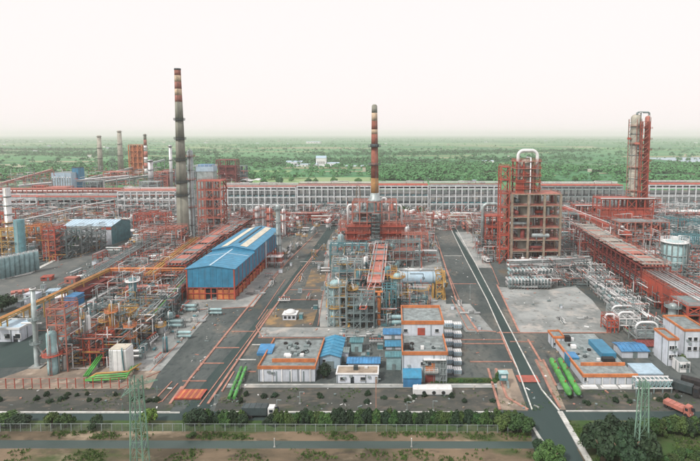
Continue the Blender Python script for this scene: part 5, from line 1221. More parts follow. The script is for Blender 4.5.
t = thing("ladder_frame", "red lattice ladder frame climbing between the twin tall columns", "ladder frame", XA(640.5,Y2-4), Y2-5.5); lw = 5.5
for a in (-lw/2,lw/2):
    for c in (0,3): box(t, "column", RED, (a,c,0), (.5,.5,T2*.97))
for k in range(18):
    z = T2*(k+1)/18.6; box(t, "landing", RED, (0,1.5,z), (lw,3.4,.2)); bar(t, "brace", SALMON, (-lw/2,-.05,z-T2/18.6), (lw/2,-.05,z), .3)
t = thing("overhead_pipe", "arched grey pipe joining the tops of the twin columns", "pipe", XA(632,Y-2), Y-2); pipe(t, "pipe", GREY, arch(0, XA(644,Y)-XA(632,Y), T+2, HT(Y,112.5)), .7, 10); box(t, "support", GREY, (3,0,T+1), (.5,.5,4))
# main right-hand rack
A, B, C_, D_ = P(571, 246), P(594, 264), P(640, 297), P(694, 335)
zr = 15.5
def rk(lb, p, q, wd, lv, st, ms, **k): return rack(lb, p, q, wd, lv, k.pop('bay', 6.5), st, rp(k.pop('seed', 20), ms, len(lv), wd-2), cw=.6, **k)
dv = (Vector((*D_,0))-Vector((*A,0))).normalized(); nv = Vector((-dv.y, dv.x, 0)); 
off = lambda p, s: (p[0]+nv.x*s, p[1]+nv.y*s)
rk("maroon main pipe rack, far end beside the tan concrete structure", off(A,7), off(B,7), 14, [5,10,zr], MAROON, [SALMON, ALU, GREY], deck=DECK, rail=SALMON, seed=21)
rk("maroon main pipe rack, middle stretch with grey walkway deck", off((B[0]+dv.x*.8,B[1]+dv.y*.8),7), off(C_,7), 14, [5,10,zr], MAROON, [SALMON, ALU, MAROON], deck=DECK, rail=SALMON, seed=22)
rk("red main pipe rack, near end at the right with bright red panels", off((C_[0]+dv.x*.8,C_[1]+dv.y*.8),7), off(D_,7), 13, [5,9.5,13], RED, [SALMON, ALU, RED], rail=SALMON, sidepanel=RED, seed=23)
# red units behind
for k, (a, c, ba, to, nx, m, nl, dd) in enumerate([(600,652,238,199,7,RED,4,16),(575,602,226,206,5,RED,3,12),(618,650,256,222,5,SALMON,4,12),(650,668,250,222,3,SALMON,3,10),(672,704,318,294,4,MAROON,3,12),(686,712,340,306,3,RED,4,12),(640,660,218,199,3,SALMON,3,8),(560,578,236,214,3,GREY,3,9)]):
    cx, Y, w_ = seg(a, c, ba); T = HT(Y, to); lv = [T*j/nl for j in range(1, nl+1)]
    lb = ["big red structure with pale top walkway in front of the twin columns", "lower red structure left of the big red one", "faded red structure behind the grey walkway deck", "faded red structure next to the pale silo", "maroon structure at the right edge before the silo", "tall red structure at the right edge above the orange roofed buildings", "faded red structure at the foot of the red column", "grey structure right behind the tan concrete structure"][k]
    t = frame(lb, cx, Y, w_, dd, lv, nx, 3, m, RED if k < 2 else GREY, cw=.7, seed=k+130, fl=.95)
    if k in (0, 1):
        box(t, "top_edge", WHITE, (0,-.6,T+.2), (w_+1,.8,.7))
        for j in range(nx-1): box(t, "clad_panel", RED, (-w_/2+w_*(j+.5)/(nx-1),.4,T*.5), (w_/(nx-1)-1,.2,T*.22))
    innards("vessel in the "+lb, cx, Y, w_, dd, lv, 7, "vessels in "+lb, k+150, [SALMON, GREY, ALU, RED])
(xa, ya), (xb, yb) = P(563, 226), P(628, 259); t = thing("inclined_gallery", "red inclined gallery with white handrail along the back of the main rack", "gallery", xa, ya); d = Vector((xb-xa, yb-ya, 0)); L = d.length
for k in range(12):
    c = d*(k/11); 
    for s in (-1.6,1.6): box(t, "post", RED, (c.x+s,c.y,0), (.5,.5,17))
    if k < 11: e = d*((k+1)/11); bar(t, "panel", RED, Vector((c.x,c.y,16)), Vector((e.x,e.y,16))*.995+c*.005, 3.8, 2.4)
bar(t, "handrail", WHITE, (0,0,18.4), Vector((d.x,d.y,18.4)), .35)
X, Y = P(672.5, 283); T = HT(Y, 242); mp = MPP(Y); r = 10.5*mp
t = thing("pale_silo", "pale teal grey cylindrical silo with white railing and outer posts", "silo", X, Y); occ(X, Y, 2*r+2, 2*r+2)
b = MB(); b.lathe([(r,0),(r,T),(r*.6,T+1),(.01,T+1.4)], n=36); part(t, "shell", b, PTEAL)
for k in range(14):
    a = 2*math.pi*k/14; box(t, "outer_post", GALV, (1.06*r*math.cos(a),1.06*r*math.sin(a),0), (.5,.5,T+.6))
for z in (T*.35,T*.7): b = MB(); b.lathe([(r+.03,z),(r+.5,z),(r+.5,z+.4),(r+.03,z+.4)], n=36); part(t, "ring", b, GALV)
b = MB(); b.lathe([(r*.98,T+.05),(r*1.2,T+.1),(r*1.2,T+.5),(r*.98,T+.5)], n=36); part(t, "gallery", b, WHITE); b = MB(); rail_ring(b, r*1.18, T+.5, 1.5, 28, .16); part(t, "handrail", b, WHITE)
box(t, "roof_unit", WHITE, (0,0,T+1.2), (3,2.4,1.6)); pipe(t, "pipe", ALU, [(2,0,T+1),(2,0,T+3.4),(r+1.5,-1,T+3.4),(r+1.5,-1,.5)], .35)
for k, (a, c, ba, to, dd, wm, rm) in enumerate([(652,712,221,211,14,LBLUE,WHITE),(656,700,247,238,10,PTEAL,LBLUE),(640,664,262,252,9,WALLB,WHITE),(600,626,220,214,10,LBLUE,LBLUE)]):
    cx, Y, w_ = seg(a, c, ba); h = HT(Y, to); building(["long pale blue shed at the right edge under the far rack", "teal shed behind the pale silo", "white roofed shed left of the pale silo", "pale blue shed left of the twin columns under the far rack"][k], cx, Y, w_, dd, h*.8, wm, rm, kind='gablex', ridge=h*.2, name="metal_shed", cat="shed", ribs=9, doors=[(-w_*.3,0,4,h*.5,GREY)], windows=[(w_*.1*j,h*.4,2,1.5,GLASS) for j in range(-2,4)])
for k, (a, c, ba, to) in enumerate([(650,676,236,218),(678,704,262,236),(682,706,236,220)]):
    cx, Y, w_ = seg(a, c, ba); T = HT(Y, to); lb = ["teal open frame below the long pale blue shed", "teal open frame right of the silo at the right edge", "teal open frame at the right edge under the far rack"][k]; frame(lb, cx, Y, w_, 9, [T*.33,T*.66,T], 5, 3, TEAL, GREY, seed=k+180, cw=.5)
X, Y = P(671.5, 336); T = HT(Y, 306); tower("grey upright vessel in front of the near end of the red main rack", X, Y, 4.2*MPP(Y), T, GALV, [T*.97], GREY, name="process_vessel", cat="vessel", pipes_=2)
# exchanger rows and white pipe racks on the right apron
def exrow(p, q, n, lab, grp, kinds, s=1.0):
    (xa, ya), (xb, yb) = P(*p), P(*q)
    for k in range(n):
        f = (k+.5)/n; t = put(kinds[k % len(kinds)], xa+(xb-xa)*f, ya+(yb-ya)*f, random.uniform(-.04,.04), "", s); t["label"] = lab; t["group"] = grp; occ(xa+(xb-xa)*f, ya+(yb-ya)*f+3, 3.4*s, 8*s)
exrow((508,289),(550,289),13, "stacked pale heat exchanger in the front row below the tan concrete structure", "heat exchangers below the tan structure", ["exA","exT"], 1.05)
exrow((510,279),(552,278),12, "stacked pale heat exchanger in the rear row below the tan concrete structure", "heat exchangers below the tan structure", ["exT","exA"], 1.05)
for j in range(7):
    f = j/6; exrow((572+f*44,271+f*45),(596+f*52,271+f*43),7, "stacked pale heat exchanger in row %s from the back beside the maroon main rack" % ["one","two","three","four","five","six","seven"][j], "heat exchangers along the maroon main rack", ["exA","exT","exA"], 1.0)
rack("long white pipe rack crossing between the tan structure and the maroon rack", P(508, 271), P(583, 269), 5, [3.5,6], 7, GALV, rp(33, [WHITE, ALU, GREY], 2, 4), cw=.4, noocc=True)
rack("pale low pipe rack at the foot of the tan concrete structure", P(540, 265), P(590, 265), 4, [4], 7, WHITE, rp(34, [WHITE, ALU], 1, 3), deck=WHITE, cw=.4, noocc=True)
rack("pale pipe rack on the front edge of the main rack bank", P(586, 283), P(650, 327), 4, [4], 6, GALV, rp(35, [ALU, WHITE], 1, 3), cw=.35, noocc=True)
for k, (a, c, ba, to, m) in enumerate([(607,618,333,320,RED),(619,640,331,318,WHITE),(636,664,345,329,GALV),(612,640,322,311,GALV)]):
    cx, Y, w_ = seg(a, c, ba); T = HT(Y, to); lb = ["small red frame at the corner of the right apron", "white pipe frame right of the small red frame", "pale grey pipe frame behind the front right building", "pale pipe frame behind the white pipe frame"][k]; frame(lb, cx, Y, w_, 6, [T*.5,T], 4, 2, m, GREY, cw=.3, seed=k+190, stair=False); 
    t = thing("white_duct", "arched white pipe over the "+lb, "pipe", cx, Y+3); pipe(t, "pipe", WHITE, arch(-w_*.4,w_*.4,T*.5,T*1.25), .4, 10); pipe(t, "pipe", ALU, arch(-w_*.3,w_*.3,T*.5,T*1.1,1.4), .35, 10)
fill([(604,322),(668,336),(660,345),(640,350),(612,334)], 14, ["maA","maG","exA","runA","gaG"], "behind the front right building", 44, .85)
fill([(590,262),(600,250),(700,300),(700,330),(690,330),(646,294)], 4, ["veA"], "beside the maroon main rack", 45, .9)
fill([(628,285),(706,318),(706,262),(650,250)], 40, ["gaR","gaS","gaG","veT","plR","exA","exR"], "behind the main rack at the right edge", 46, 1.0)
fill([(562,244),(650,262),(664,228),(566,216)], 60, ["gaR","gaS","gaG","veA","plR","exR"], "around the red units in front of the twin columns", 47, 1.2)
fill([(655,250),(706,250),(706,218),(655,218)], 18, ["gaG","veT","plG","boT"], "among the teal frames at the right edge", 48, 1.3)
fill([(508,262),(560,262),(556,268),(508,268)], 12, ["pumpR","veR","maR","plR"], "at the foot of the tan concrete structure", 49, .9)
fill([(500,300),(520,330),(590,330),(585,300)], 5, ["boW","pumpG","runA"], "scattered on the pale right apron", 50, .6, 3)

fill([(455,232),(505,232),(505,219),(450,219)], 14, ["gaR","gaS","veA","exR"], "at the back end of the main road", 64, 1.3)
fill([(545,240),(600,222),(706,222),(706,216),(545,216)], 36, ["gaG","gaS","gaR","veA","plR"], "in the back strip before the far rack at right", 65, 1.5)
fill([(322,232),(350,232),(350,218),(318,218)], 12, ["gaR","gaS","veR"], "at the back left of the heaters", 66, 1.4)
# front right building
cx, Y, w_ = seg(583, 636.5, 384.5); h = HT(Y, 376.5); D = P(0, 334, h)[1]-Y
t = building("white flat roofed building with orange parapet right of the green cylinders", cx, Y, w_, D, h, WALLB, ROOFG, None, windows=[(-w_*.45+w_*.1*k, 1.3, 1.0, 1.0, GLASS) for k in range(1)], doors=[(w_*.1,0,.3,h*.85,GREY),(w_*.3,0,.3,h*.85,GREY),(-w_*.15,0,.3,h*.85,GREY)])
box(t, "parapet", ORANGE, (0,-.05,h-.1), (w_+.6,.5,1.0)); box(t, "parapet", ORANGE, (-w_/2,D/2,h-.1), (.5,D-.6,1.0))
yy = P(0,366,h)[1]-Y; box(t, "inner_parapet", ORANGE, (w_*.04,yy,h+.16), (w_*.86,.4,1.1)); roofjunk(t, -w_*.3, w_*.1, yy+3, D-3, h+.16, 16, 8); box(t, "roof_shelter", BLUE, (w_*.3,D*.55,h+.16), (5,12,1.8)); box(t, "roof_tank", BLACK, (-w_*.25,D*.8,h+.15), (2,2,2)); box(t, "roof_tank", BLACK, (w_*.22,yy+3,h+.15), (4,2,1.4))
for k in range(7): box(t, "pilaster", WHITE, (-w_/2+w_*(k+.5)/7,-.08,0), (.3,.2,h-.1))
cx, Y, w_ = seg(553, 564, 348); h = HT(Y, 338); building("small white and orange gatehouse at the rear corner of the right building", cx, Y, w_, 6, h, WALLB, ROOFG, ORANGE, doors=[(0,0,1,2.1,ORANGE)], windows=[(-1.4,1.2,.8,.9,GLASS)])
X, Y = P(573.5, 367); t = thing("blue_skip", "bright blue covered skip against the left wall of the right building", "skip", X, Y); w_ = 10*MPP(Y); h = HT(Y, 356); occ(X, Y+2, w_, 5)
box(t, "body", BLUE, (0,2,.3), (w_,4.6,h*.75)); box(t, "lid", BLUE2, (0,2,.3+h*.75), (w_+.2,4.8,.3)); box(t, "runner", DARK, (0,2,0), (w_*.8,4.4,.3))
for k in range(4): box(t, "rib", BLUE, (-w_*.4+w_*.8*k/3,-.36,.4), (.14,.12,h*.7))
cx, Y, w_ = seg(624, 650, 362); h = HT(Y, 352); 
for nm, lb, a, c, ba, to, dd, m in [("metal_shed","long blue roofed shed behind the right building",622,648,358,351,7,BLUE2),("metal_shed","low shed with red roof right of the blue roofed shed",640,660,352,346,5,MAROON)]:
    cx, Y, w_ = seg(a, c, ba); h = HT(Y, to); building(lb, cx, Y, w_, dd, h, WALLB, m, kind='gablex', ridge=.7, name=nm, cat="shed", ribs=6, doors=[(0,0,1.6,2.2,GREY)])
cx, Y, w_ = seg(638, 662, 383); building("pale blue flat shed at the right end of the front right building", cx, Y, w_, 7, 3, WALLB, LBLUE, LBLUE, pth=.4, windows=[(-2,1,1.2,.9,GLASS)])
for k, (a, c, ba, to, dd, ml) in enumerate([(667,677,366,340,9,ORANGE),(683,706,358,331,14,ORANGE),(678.5,690,372.5,362,4,None),(677,684,350,342,10,ORANGE)]):
    cx, Y, w_ = seg(a, c, ba); h = HT(Y, to); lb = ["white house with orange roof edge, left of those at the right edge", "tall white block with orange roof edge at the right edge", "plain small white block beside the bush at the right edge", "low white link with orange roof between the two right edge houses"][k]
    building(lb, cx, Y, w_, dd, h, WALLB if k != 2 else WHITE, ORANGE if k == 3 else ROOFG, ml, windows=[(-w_*.25+w_*.25*j, h*f, min(1.2,w_*.16), 1.2, GLASS) for j in range(3) for f in ((.3,.65) if h > 5 else (.45,))], doors=[(w_*.3,0,1,2.1,GREY)])
X, Y = P(682, 366); tree("bright green bush between the white blocks at the right edge", X, Y, 4.6, 5.4, LEAF, name="bush", cat="bush", trunk=False)
# pale green truss gantry
(xa, Y), (xb, _) = P(635.5, 393.5), P(672, 393.5); T = HT(Y, 380); zb_ = T*.42; L = xb-xa; t = thing("truss_gantry", "pale green truss gantry with crossed bracing beside the right building", "gantry", xa, Y); occ((xa+xb)/2, Y+1, L, 4)
for s in (0, 2.4):
    for z in (zb_, T): box(t, "chord", WHITE, (L/2,s,z-.2), (L,.3,.3))
    for k in range(9):
        x0, x1 = L*k/9, L*(k+1)/9; bar(t, "brace", PTEAL, (x0,s,zb_), (x1,s,T-.1), .17); bar(t, "brace", PTEAL, (x1,s+.05,zb_), (x0,s+.05,T-.1), .17); box(t, "vertical", PTEAL, (x0+.01,s,zb_+.05), (.22,.22,T-zb_-.2))
for k in range(5):
    for s in (0, 2.4): box(t, "post", GREY, (.2+(L-.4)*k/4,s,0), (.3,.3,zb_-.2))
for k in range(8): box(t, "cross_beam", WHITE, (L*(k+.5)/8,1.2,T-.18), (.2,2.2,.2))
rod(t, "pipe", ALU, (0,1.2,T*.7), (L,1.2,T*.7), .4)
# twin green cylinders and twin green pipes
for k, (p, q) in enumerate([((551.5,365),(569,399)),((560,365),(578.5,399))]):
    (xa, ya), (xb, yb) = P(*p), P(*q); rz = math.atan2(ya-yb, xa-xb); L = math.hypot(xb-xa, yb-ya); t = thing("green_cylinder", ["long bright green cylinder lying beside the main road, left one", "long bright green cylinder lying beside the main road, right one"][k], "tank", (xa+xb)/2, (ya+yb)/2, 0, rz); occ((xa+xb)/2, (ya+yb)/2, 4, L)
    r = .98; qq = Vector((1,0,0)).to_track_quat('Z','Y'); link("shell", unit('cap', GREEN), t, (-L/2+.8,0,1.9), qq, (r,r,L-1.6))
    for f in (-.42,-.14,.14,.42):
        box(t, "saddle", GREY, (f*L,0,0), (.6,1.9,1.1)); b = MB(); b.lathe([(r*1.01,-.12),(r*1.06,-.1),(r*1.06,.1),(r*1.01,.12)], n=20); o = part(t, "band", b, LEAFY if 0 else GREEN); o.location = (f*L,0,1.9); o.rotation_mode = 'QUATERNION'; o.rotation_quaternion = qq
    for f in (-.3,.1,.3): cyl(t, "valve", RED, (f*L,0,3.1), .22, .5)
for k, (p, q) in enumerate([((229,402),(241.5,371)),((234,402),(246,371))]):
    (xa, ya), (xb, yb) = P(*p), P(*q); t = thing("green_pipe", ["bright green pipe lying beside the west road, left one", "bright green pipe lying beside the west road, right one"][k], "pipe", xa, ya); d = Vector((xb-xa, yb-ya, 0)); rod(t, "shell", GREEN, Vector((0,0,1.3)), d+Vector((0,0,1.3)), .5, 'cyl')
    for f in (.05,.35,.65,.95): box(t, "sleeper", CONC, (d.x*f,d.y*f,0), (1.4,.5,.8))
    for f in (.2,.5,.8): b = MB(); b.lathe([(.5,-.1),(.62,-.1),(.62,.1),(.5,.1)], n=14); o = part(t, "flange", b, PGREEN); o.location = d*f+Vector((0,0,1.3)); o.rotation_mode = 'QUATERNION'; o.rotation_quaternion = d.to_track_quat('Z','Y')
# red covered culvert across the west road
p, q = P(174, 400), P(201, 400); Y = p[1]; t = thing("red_pipe_cover", "flat orange red cover over the pipes crossing the west road", "pipe cover", (p[0]+q[0])/2, Y); w_ = q[0]-p[0]; dd = P(0,391)[1]-Y
for k in range(9): box(t, "plate", ORANGE if k % 2 else RED, (-w_/2+w_*(k+.5)/9,dd/2,.55), (w_/9-.06,dd,.12))
for s in (.1,dd-.1): box(t, "edge_beam", RED, (0,s,.15), (w_,.25,.4))

# vehicles
def truck(lb, px, py, rz, body, cabm, L=8, cat="truck", name="parked_truck", s=1.0, hb=2.4):
    X, Y = P(px, py); t = thing(name, lb, cat, X, Y, 0, rz); w_ = 2.5
    box(t, "chassis", DARK, (0,0,.55), (L*.96,1.2,.3)); b = MB(); b.box((-L*.1,0,.9), (L*.72,w_,hb)); o = part(t, "body", b, body); o.modifiers.new("edge",'BEVEL').width = .08
    b = MB(); b.v += [(L*.28,-1.2,.5),(L*.5,-1.2,.5),(L*.5,1.2,.5),(L*.28,1.2,.5),(L*.28,-1.15,3),(L*.45,-1.1,3),(L*.45,1.1,3),(L*.28,1.15,3)]
    for f in ((0,3,2,1),(4,5,6,7),(0,1,5,4),(1,2,6,5),(2,3,7,6),(3,0,4,7)): b.f.append(f); b.sm.append(False); b.mi.append(0)
    c = part(t, "cab", b, cabm); bar(c, "windscreen", GLASS, (L*.487,0,1.75), (L*.462,0,2.75), .05, 2.0)
    for sd in (-1,1):
        box(c, "side_window", GLASS, (L*.37,sd*1.16,1.8), (L*.1,.06,.8)); box(t, "headlight", WHITE, (L*.502,sd*.8,.9), (.06,.35,.25))
        for xx in (-L*.36,-L*.2,L*.36):
            rod(t, "wheel", BLACK, (xx,sd*1.15-.15,.52), (xx,sd*1.15+.15,.52), .52, 'cyl')
    for k in range(5): box(t, "body_rib", body, (-L*.42+L*.66*k/4,0,.9+hb), (.12,w_+.1,.07))
    return t
truck("dark blue black truck with white cab on the front road", 259, 416.3, 0, DARK, WHITE, 10)
truck("faded orange truck parked beyond the front road at right", 677.5, 411, -1.0, SALMON, SALMON, 8, hb=1.2)
truck("dark truck parked by the right edge, nearer the truss gantry", 684, 393, -.75, DARK, BLACK, 9)
truck("dark truck parked by the right edge, behind the other dark one", 694, 389, -.6, BLACK, DARK, 8)
for k, a in enumerate((590, 610, 628)):
    cx, Y, w_ = seg(a-8, a+8, 389); t = thing("pipe_stack", "stack of long white pipes before the front right building", "pipes", cx, Y, 0, 0, "stacks of white pipes")
    for i in range(4): rod(t, "pipe", WHITE, (-w_/2,i*.45,.3), (w_/2,i*.45,.3), .2)
    for i in range(3): rod(t, "pipe", WHITE, (-w_/2+.5,.22+i*.45,.66), (w_/2-.3,.22+i*.45,.66), .2)
    for s in (-.35,.35): box(t, "bearer", CONC, (s*w_,.7,0), (.2,2.2,.1))

# ================================================================ front: planting, fences, masts
fence("long pale post and wire fence between the hedge and the canal, right part", P(185, 431.5), P(528, 433), 34, 2.3, GALV, GALV, 1, pw=.15)
fence("pale post and wire fence between the trees and the canal, left part", P(-40, 431.5), P(183, 431.5), 22, 2.3, GALV, GALV, 1, pw=.15)
rg = random.Random(77)
for i, px in enumerate([190+4.5*k for k in range(73)]):
    if 246 < px < 268: continue
    X, Y = P(px+rg.uniform(-2,2), 422.5+rg.uniform(-2.5,1.2)); t = tree("dark green shrub in the long hedge behind the pale fence", X, Y, rg.uniform(2.9,4.4), rg.uniform(3.4,5.0), rg.choice((LEAF,LEAF,LEAFD)), name="hedge_shrub", cat="shrub", group="shrubs in the long hedge", trunk=False)
for lb, px, py, h, wd, m in [("low wide green tree at the left edge before the fence",3,425,3.6,8,LEAF),("low green tree second from the left edge",18,426,3.2,7,LEAFD),("round green tree left of the pair by the pylon",52,427,4.6,5.2,LEAF),("round bright green tree right beside the round green one",66,427,4.4,5.4,LEAF),("round dark tree between the bright tree and the pylon",96,428,4.0,5.2,LEAFD),
      ("yellowish green tree just right of the green pylon",150,425,5,5.4,LEAFY),("dark wide tree left of the hedge start",197,424,4.4,6.6,LEAFD),("low bush in the grass below the dark wide tree",192,437,1.6,3,LEAF),("green tree at the end of the hedge beside the main road",521,433,5.2,8.6,LEAF),("second green tree at the hedge end, left of the other",505,430,4.2,6,LEAF),
      ("bushy green tree at the bottom edge beside the main road",549,466,6.5,8.4,LEAF),("small tree below the fence end near the canal",538,452,3.4,4,LEAFD)]:
    X, Y = P(px, py); tree(lb, X, Y, h, wd, m)
for i, (px, py, h, wd) in enumerate([(603,462,10.5,12),(622,466,10.5,11),(645,464,9,10),(596,450,7.5,8),(612,446,8.5,9),(632,448,8,8)]):
    X, Y = P(px, py); tree(["big dark tree at the bottom edge, leftmost of the clump right of the main road","big dark tree in the middle front of the clump right of the main road","big dark tree at the foot of the pale lattice pylon","smaller dark tree on the road side of the clump","dark tree behind the clump front, nearest the cross road","dark tree behind the pylon foot in the clump"][i], X, Y, h, wd, LEAFD, group="big dark trees at lower right")
for i in range(14):
    X, Y = P(646+5*i+rg.uniform(-2,2), 433+rg.uniform(-4,5)); tree("green tree in the row under the pale lattice pylon at lower right", X, Y, rg.uniform(4,5.6), rg.uniform(4.5,6.5), rg.choice((LEAF,LEAF,LEAFD)), group="row of green trees at lower right")
for i in range(9):
    X, Y = P(660+6*i+rg.uniform(-2,2), 458+rg.uniform(-3,6)); tree("low green shrub in the strip at the lower right corner", X, Y, rg.uniform(2,3), rg.uniform(3,4.5), LEAF, name="low_shrub", cat="shrub", group="low shrubs at lower right", trunk=False)
for i in range(46):
    px = rg.uniform(0,170) if i < 16 else rg.uniform(232,495) if i < 36 else rg.uniform(568,690); X, Y = P(px, 398+rg.uniform(-3,5)+(2 if i >= 36 else 0)); tree("small dark shrub planted in the gravel strip along the front", X, Y, rg.uniform(1.0,2.0), rg.uniform(1.3,2.6), LEAFD, name="gravel_shrub", cat="shrub", group="small shrubs in the gravel strip", trunk=False)
for i in range(14):
    X, Y = P(432+4.8*i, 381.5); tree("clipped low shrub in the lawn right of the control building", X, Y, 1.0, 2.2, LEAF, name="lawn_shrub", cat="shrub", group="clipped shrubs on the lawn", trunk=False)
for k, px in enumerate((274.5, 411.5)):
    X, Y = P(px, 447); t = thing("marker_post", ["white marker post at the canal under the hedge, left one", "white marker post at the canal under the hedge, right one"][k], "post", X, Y); box(t, "post", KERBW, (0,0,0), (.2,.2,2.3)); box(t, "foot", CONC, (0,0,0), (.5,.5,.2)); box(t, "cap", KERBW, (0,0,2.3), (.26,.26,.1))
for k, (px, py, to) in enumerate([(376,411,379),(433,411,401),(407,411,402),(277,411,400),(215,405,395),(584,448,434),(470,300,284),(300,404,392)]):
    X, Y = P(px, py); h = HT(Y, to); t = thing("light_mast", ["tall thin reddish light mast before the low white building", "short lamp post right of the site cabin shadow", "short lamp post left of the site cabin on the front road", "short lamp post left of the dark truck", "short lamp post at the west road mouth", "white lamp post at the edge of the dark tree clump", "lamp post left of the main road by the concrete", "short lamp post before the white substation"][k], "lamp post", X, Y)
    box(t, "pole", KERBP if k == 0 else GALV, (0,0,0), (.2,.2,h)); box(t, "arm", GALV, (.5,0,h), (1.2,.12,.12)); box(t, "lamp_head", GREY, (1,0,h-.1), (.7,.3,.16)); box(t, "foot", CONC, (0,0,0), (.7,.7,.35))
b = MB()
for i in range(120):
    px = -20+i*1.7
    if px < 180: x, y_ = P(px, 413.2); b.box((x,y_,.05), (.5,.3,.35))
o = link("white_edge_stones", b.mesh("white_edge_stones", KERBW)); tag(o, "line of white edge stones along the front road at left", "edge stones")

# ================================================================ woods and trees on the plain
import numpy as np
from mathutils import noise as mn
def wood(name, poly_px, n, m, seed, hmin, hmax, label, ntri, thr, sx=420, sy=170):
    rs = np.random.default_rng(seed); pl = [P(*p) for p in poly_px]; x0, x1 = min(p[0] for p in pl), max(p[0] for p in pl); y0, y1 = min(p[1] for p in pl), max(p[1] for p in pl); pts = []; lim = 0
    while len(pts) < n and lim < n*30:
        lim += 1; x, y_ = rs.uniform(x0,x1), y0+(y1-y0)*rs.uniform()**1.6
        if not inside(x, y_, pl): continue
        f = mn.noise((x/sx, y_/sy, seed)) + .5*mn.noise((x/sx*3, y_/sy*3, seed+5))
        if f > thr or rs.uniform() < .06: pts.append((x,y_))
    pts = np.array(pts); N = len(pts); h = hmin*.7+(hmax*1.15-hmin*.7)*rs.uniform(0,1,N)**1.7; w_ = h*rs.uniform(.9,1.5,N)
    d = rs.normal(size=(N,ntri,3)); d /= np.linalg.norm(d,axis=2,keepdims=True); d[:,:,2] = np.abs(d[:,:,2])-.1
    rr = rs.uniform(.6,1.05,(N,ntri)); c = np.empty((N,ntri,3))
    c[:,:,0] = pts[:,None,0]+d[:,:,0]*rr*w_[:,None]*.5; c[:,:,1] = pts[:,None,1]+d[:,:,1]*rr*w_[:,None]*.5; c[:,:,2] = h[:,None]*.42+d[:,:,2]*rr*h[:,None]*.55
    q = d+rs.normal(size=d.shape)*.35+np.array([0,0,.35]); q /= np.linalg.norm(q,axis=2,keepdims=True)
    a = np.cross(q, rs.normal(size=d.shape)); a /= np.linalg.norm(a,axis=2,keepdims=True)+1e-6; bb = np.cross(q,a)
    s = (h[:,None]*rs.uniform(.13,.27,(N,ntri)))[:,:,None]
    v = np.stack([c-a*s-bb*s*.6, c+a*s-bb*s*.5, c+bb*s], axis=2).reshape(-1,3)
    me = bpy.data.meshes.new(name); M = N*ntri; me.vertices.add(M*3); me.vertices.foreach_set("co", v.astype(np.float32).ravel()); me.loops.add(M*3); me.loops.foreach_set("vertex_index", np.arange(M*3,dtype=np.int32)); me.polygons.add(M); me.polygons.foreach_set("loop_start", np.arange(0,M*3,3,dtype=np.int32)); me.materials.append(m); me.update(calc_edges=True); me.validate()
    o = link(name, me); o["kind"] = "stuff"; o["label"] = label; return o
wood("near_wood", [(-80,181),(240,181),(240,182),(372,177),(372,182.5),(780,182.5),(780,166),(-80,166)], 8000, LEAFF, 3, 6, 12, "dense green wood just beyond the far pipe rack", 40, .14)
wood("far_wood", [(-80,166),(780,166),(780,150),(-80,150)], 5500, LEAFF, 5, 7, 14, "scattered green trees over the wide plain", 24, .30, 700, 260)
wood("horizon_wood", [(-80,151),(780,151),(780,139),(-80,139)], 4000, LEAFF, 6, 9, 18, "hazy trees toward the horizon", 10, .34, 1500, 500)
G_F = [ground_mat("field_green", [(.10,.26,.10),(.07,.20,.075)], [(.006,.4,.6)], bump=0), ground_mat("field_pale", [(.24,.33,.17),(.17,.30,.12)], [(.006,.4,.6)], bump=0), ground_mat("field_dry", [(.30,.30,.20),(.22,.27,.14)], [(.008,.4,.6)], bump=0), ground_mat("field_water", [(.36,.46,.54),(.30,.40,.47)], [(.004,.4,.6)], rough=.4, bump=0)]
for i in range(110):
    py = rg.choice((rg.uniform(139,150), rg.uniform(145,162), rg.uniform(160,176))); px = rg.uniform(-60,740); w_ = rg.uniform(20,130); dy = (py-134)*rg.uniform(.02,.06); sheet("field", rg.choice(G_F[:1]*3+G_F[1:3]*3+G_F), [(px,py),(px+w_,py+rg.uniform(-.3,.3)),(px+w_*.95,py+dy),(px-w_*.05,py+dy*.9)])
sheet("field", G_F[1], [(215,183.8),(372,183.8),(372,177.5),(232,178)]); sheet("field", G_F[0], [(376,176),(480,176),(480,173),(376,173.5)]); sheet("field", G_F[3], [(640,158),(700,163.5),(780,166),(780,160),(700,157.5)])
for i in range(26):
    X, Y = P(rg.choice((rg.uniform(225,372), rg.uniform(376,620))), rg.uniform(181,186)); tree("lone bushy tree on the pale ground just beyond the far pipe rack", X, Y, rg.uniform(7,12), rg.uniform(9,15), LEAFF, name="field_tree", group="lone trees beyond the far pipe rack")
def tufts(name, polys, n, m, seed, label, smax=.45):
    rs = random.Random(seed); b = MB()
    for pl in polys:
        pl = [P(*p) for p in pl]; x0, x1 = min(p[0] for p in pl), max(p[0] for p in pl); y0, y1 = min(p[1] for p in pl), max(p[1] for p in pl)
        for i in range(n):
            x, y_ = rs.uniform(x0,x1), rs.uniform(y0,y1)
            if not inside(x, y_, pl) or mn.noise((x/9, y_/5, seed)) < rs.uniform(.0,.4): continue
            s = rs.uniform(.4,1)*smax
            for j in range(5):
                a = rs.uniform(0,6.28); q = (x+rs.uniform(-.3,.3), y_+rs.uniform(-.3,.3)); k = len(b.v); ux, uy = math.cos(a)*s*.5, math.sin(a)*s*.5
                b.v += [(q[0]-ux,q[1]-uy,.2),(q[0]+ux,q[1]+uy,.2),(q[0]+rs.uniform(-.2,.2),q[1]+rs.uniform(-.2,.2),.2+s*rs.uniform(.8,1.5))]; b.f.append((k,k+1,k+2)); b.sm.append(False); b.mi.append(0)
    o = link(name, b.mesh(name, m)); o["kind"] = "stuff"; o["label"] = label
tufts("grass_tufts", [[(-20,439),(531,441),(531,433),(-20,432)],[(-20,470),(560,470),(545,450),(-20,450)],[(590,470),(720,470),(720,422),(568,422)]], 3200, LEAFG, 3, "grass tufts on the soil in front of the fence", .45)
tufts("weed_tufts", [[(-20,411),(700,411),(700,389),(-20,389)]], 3000, LEAFG, 4, "low weeds on the gravel strip", .3)
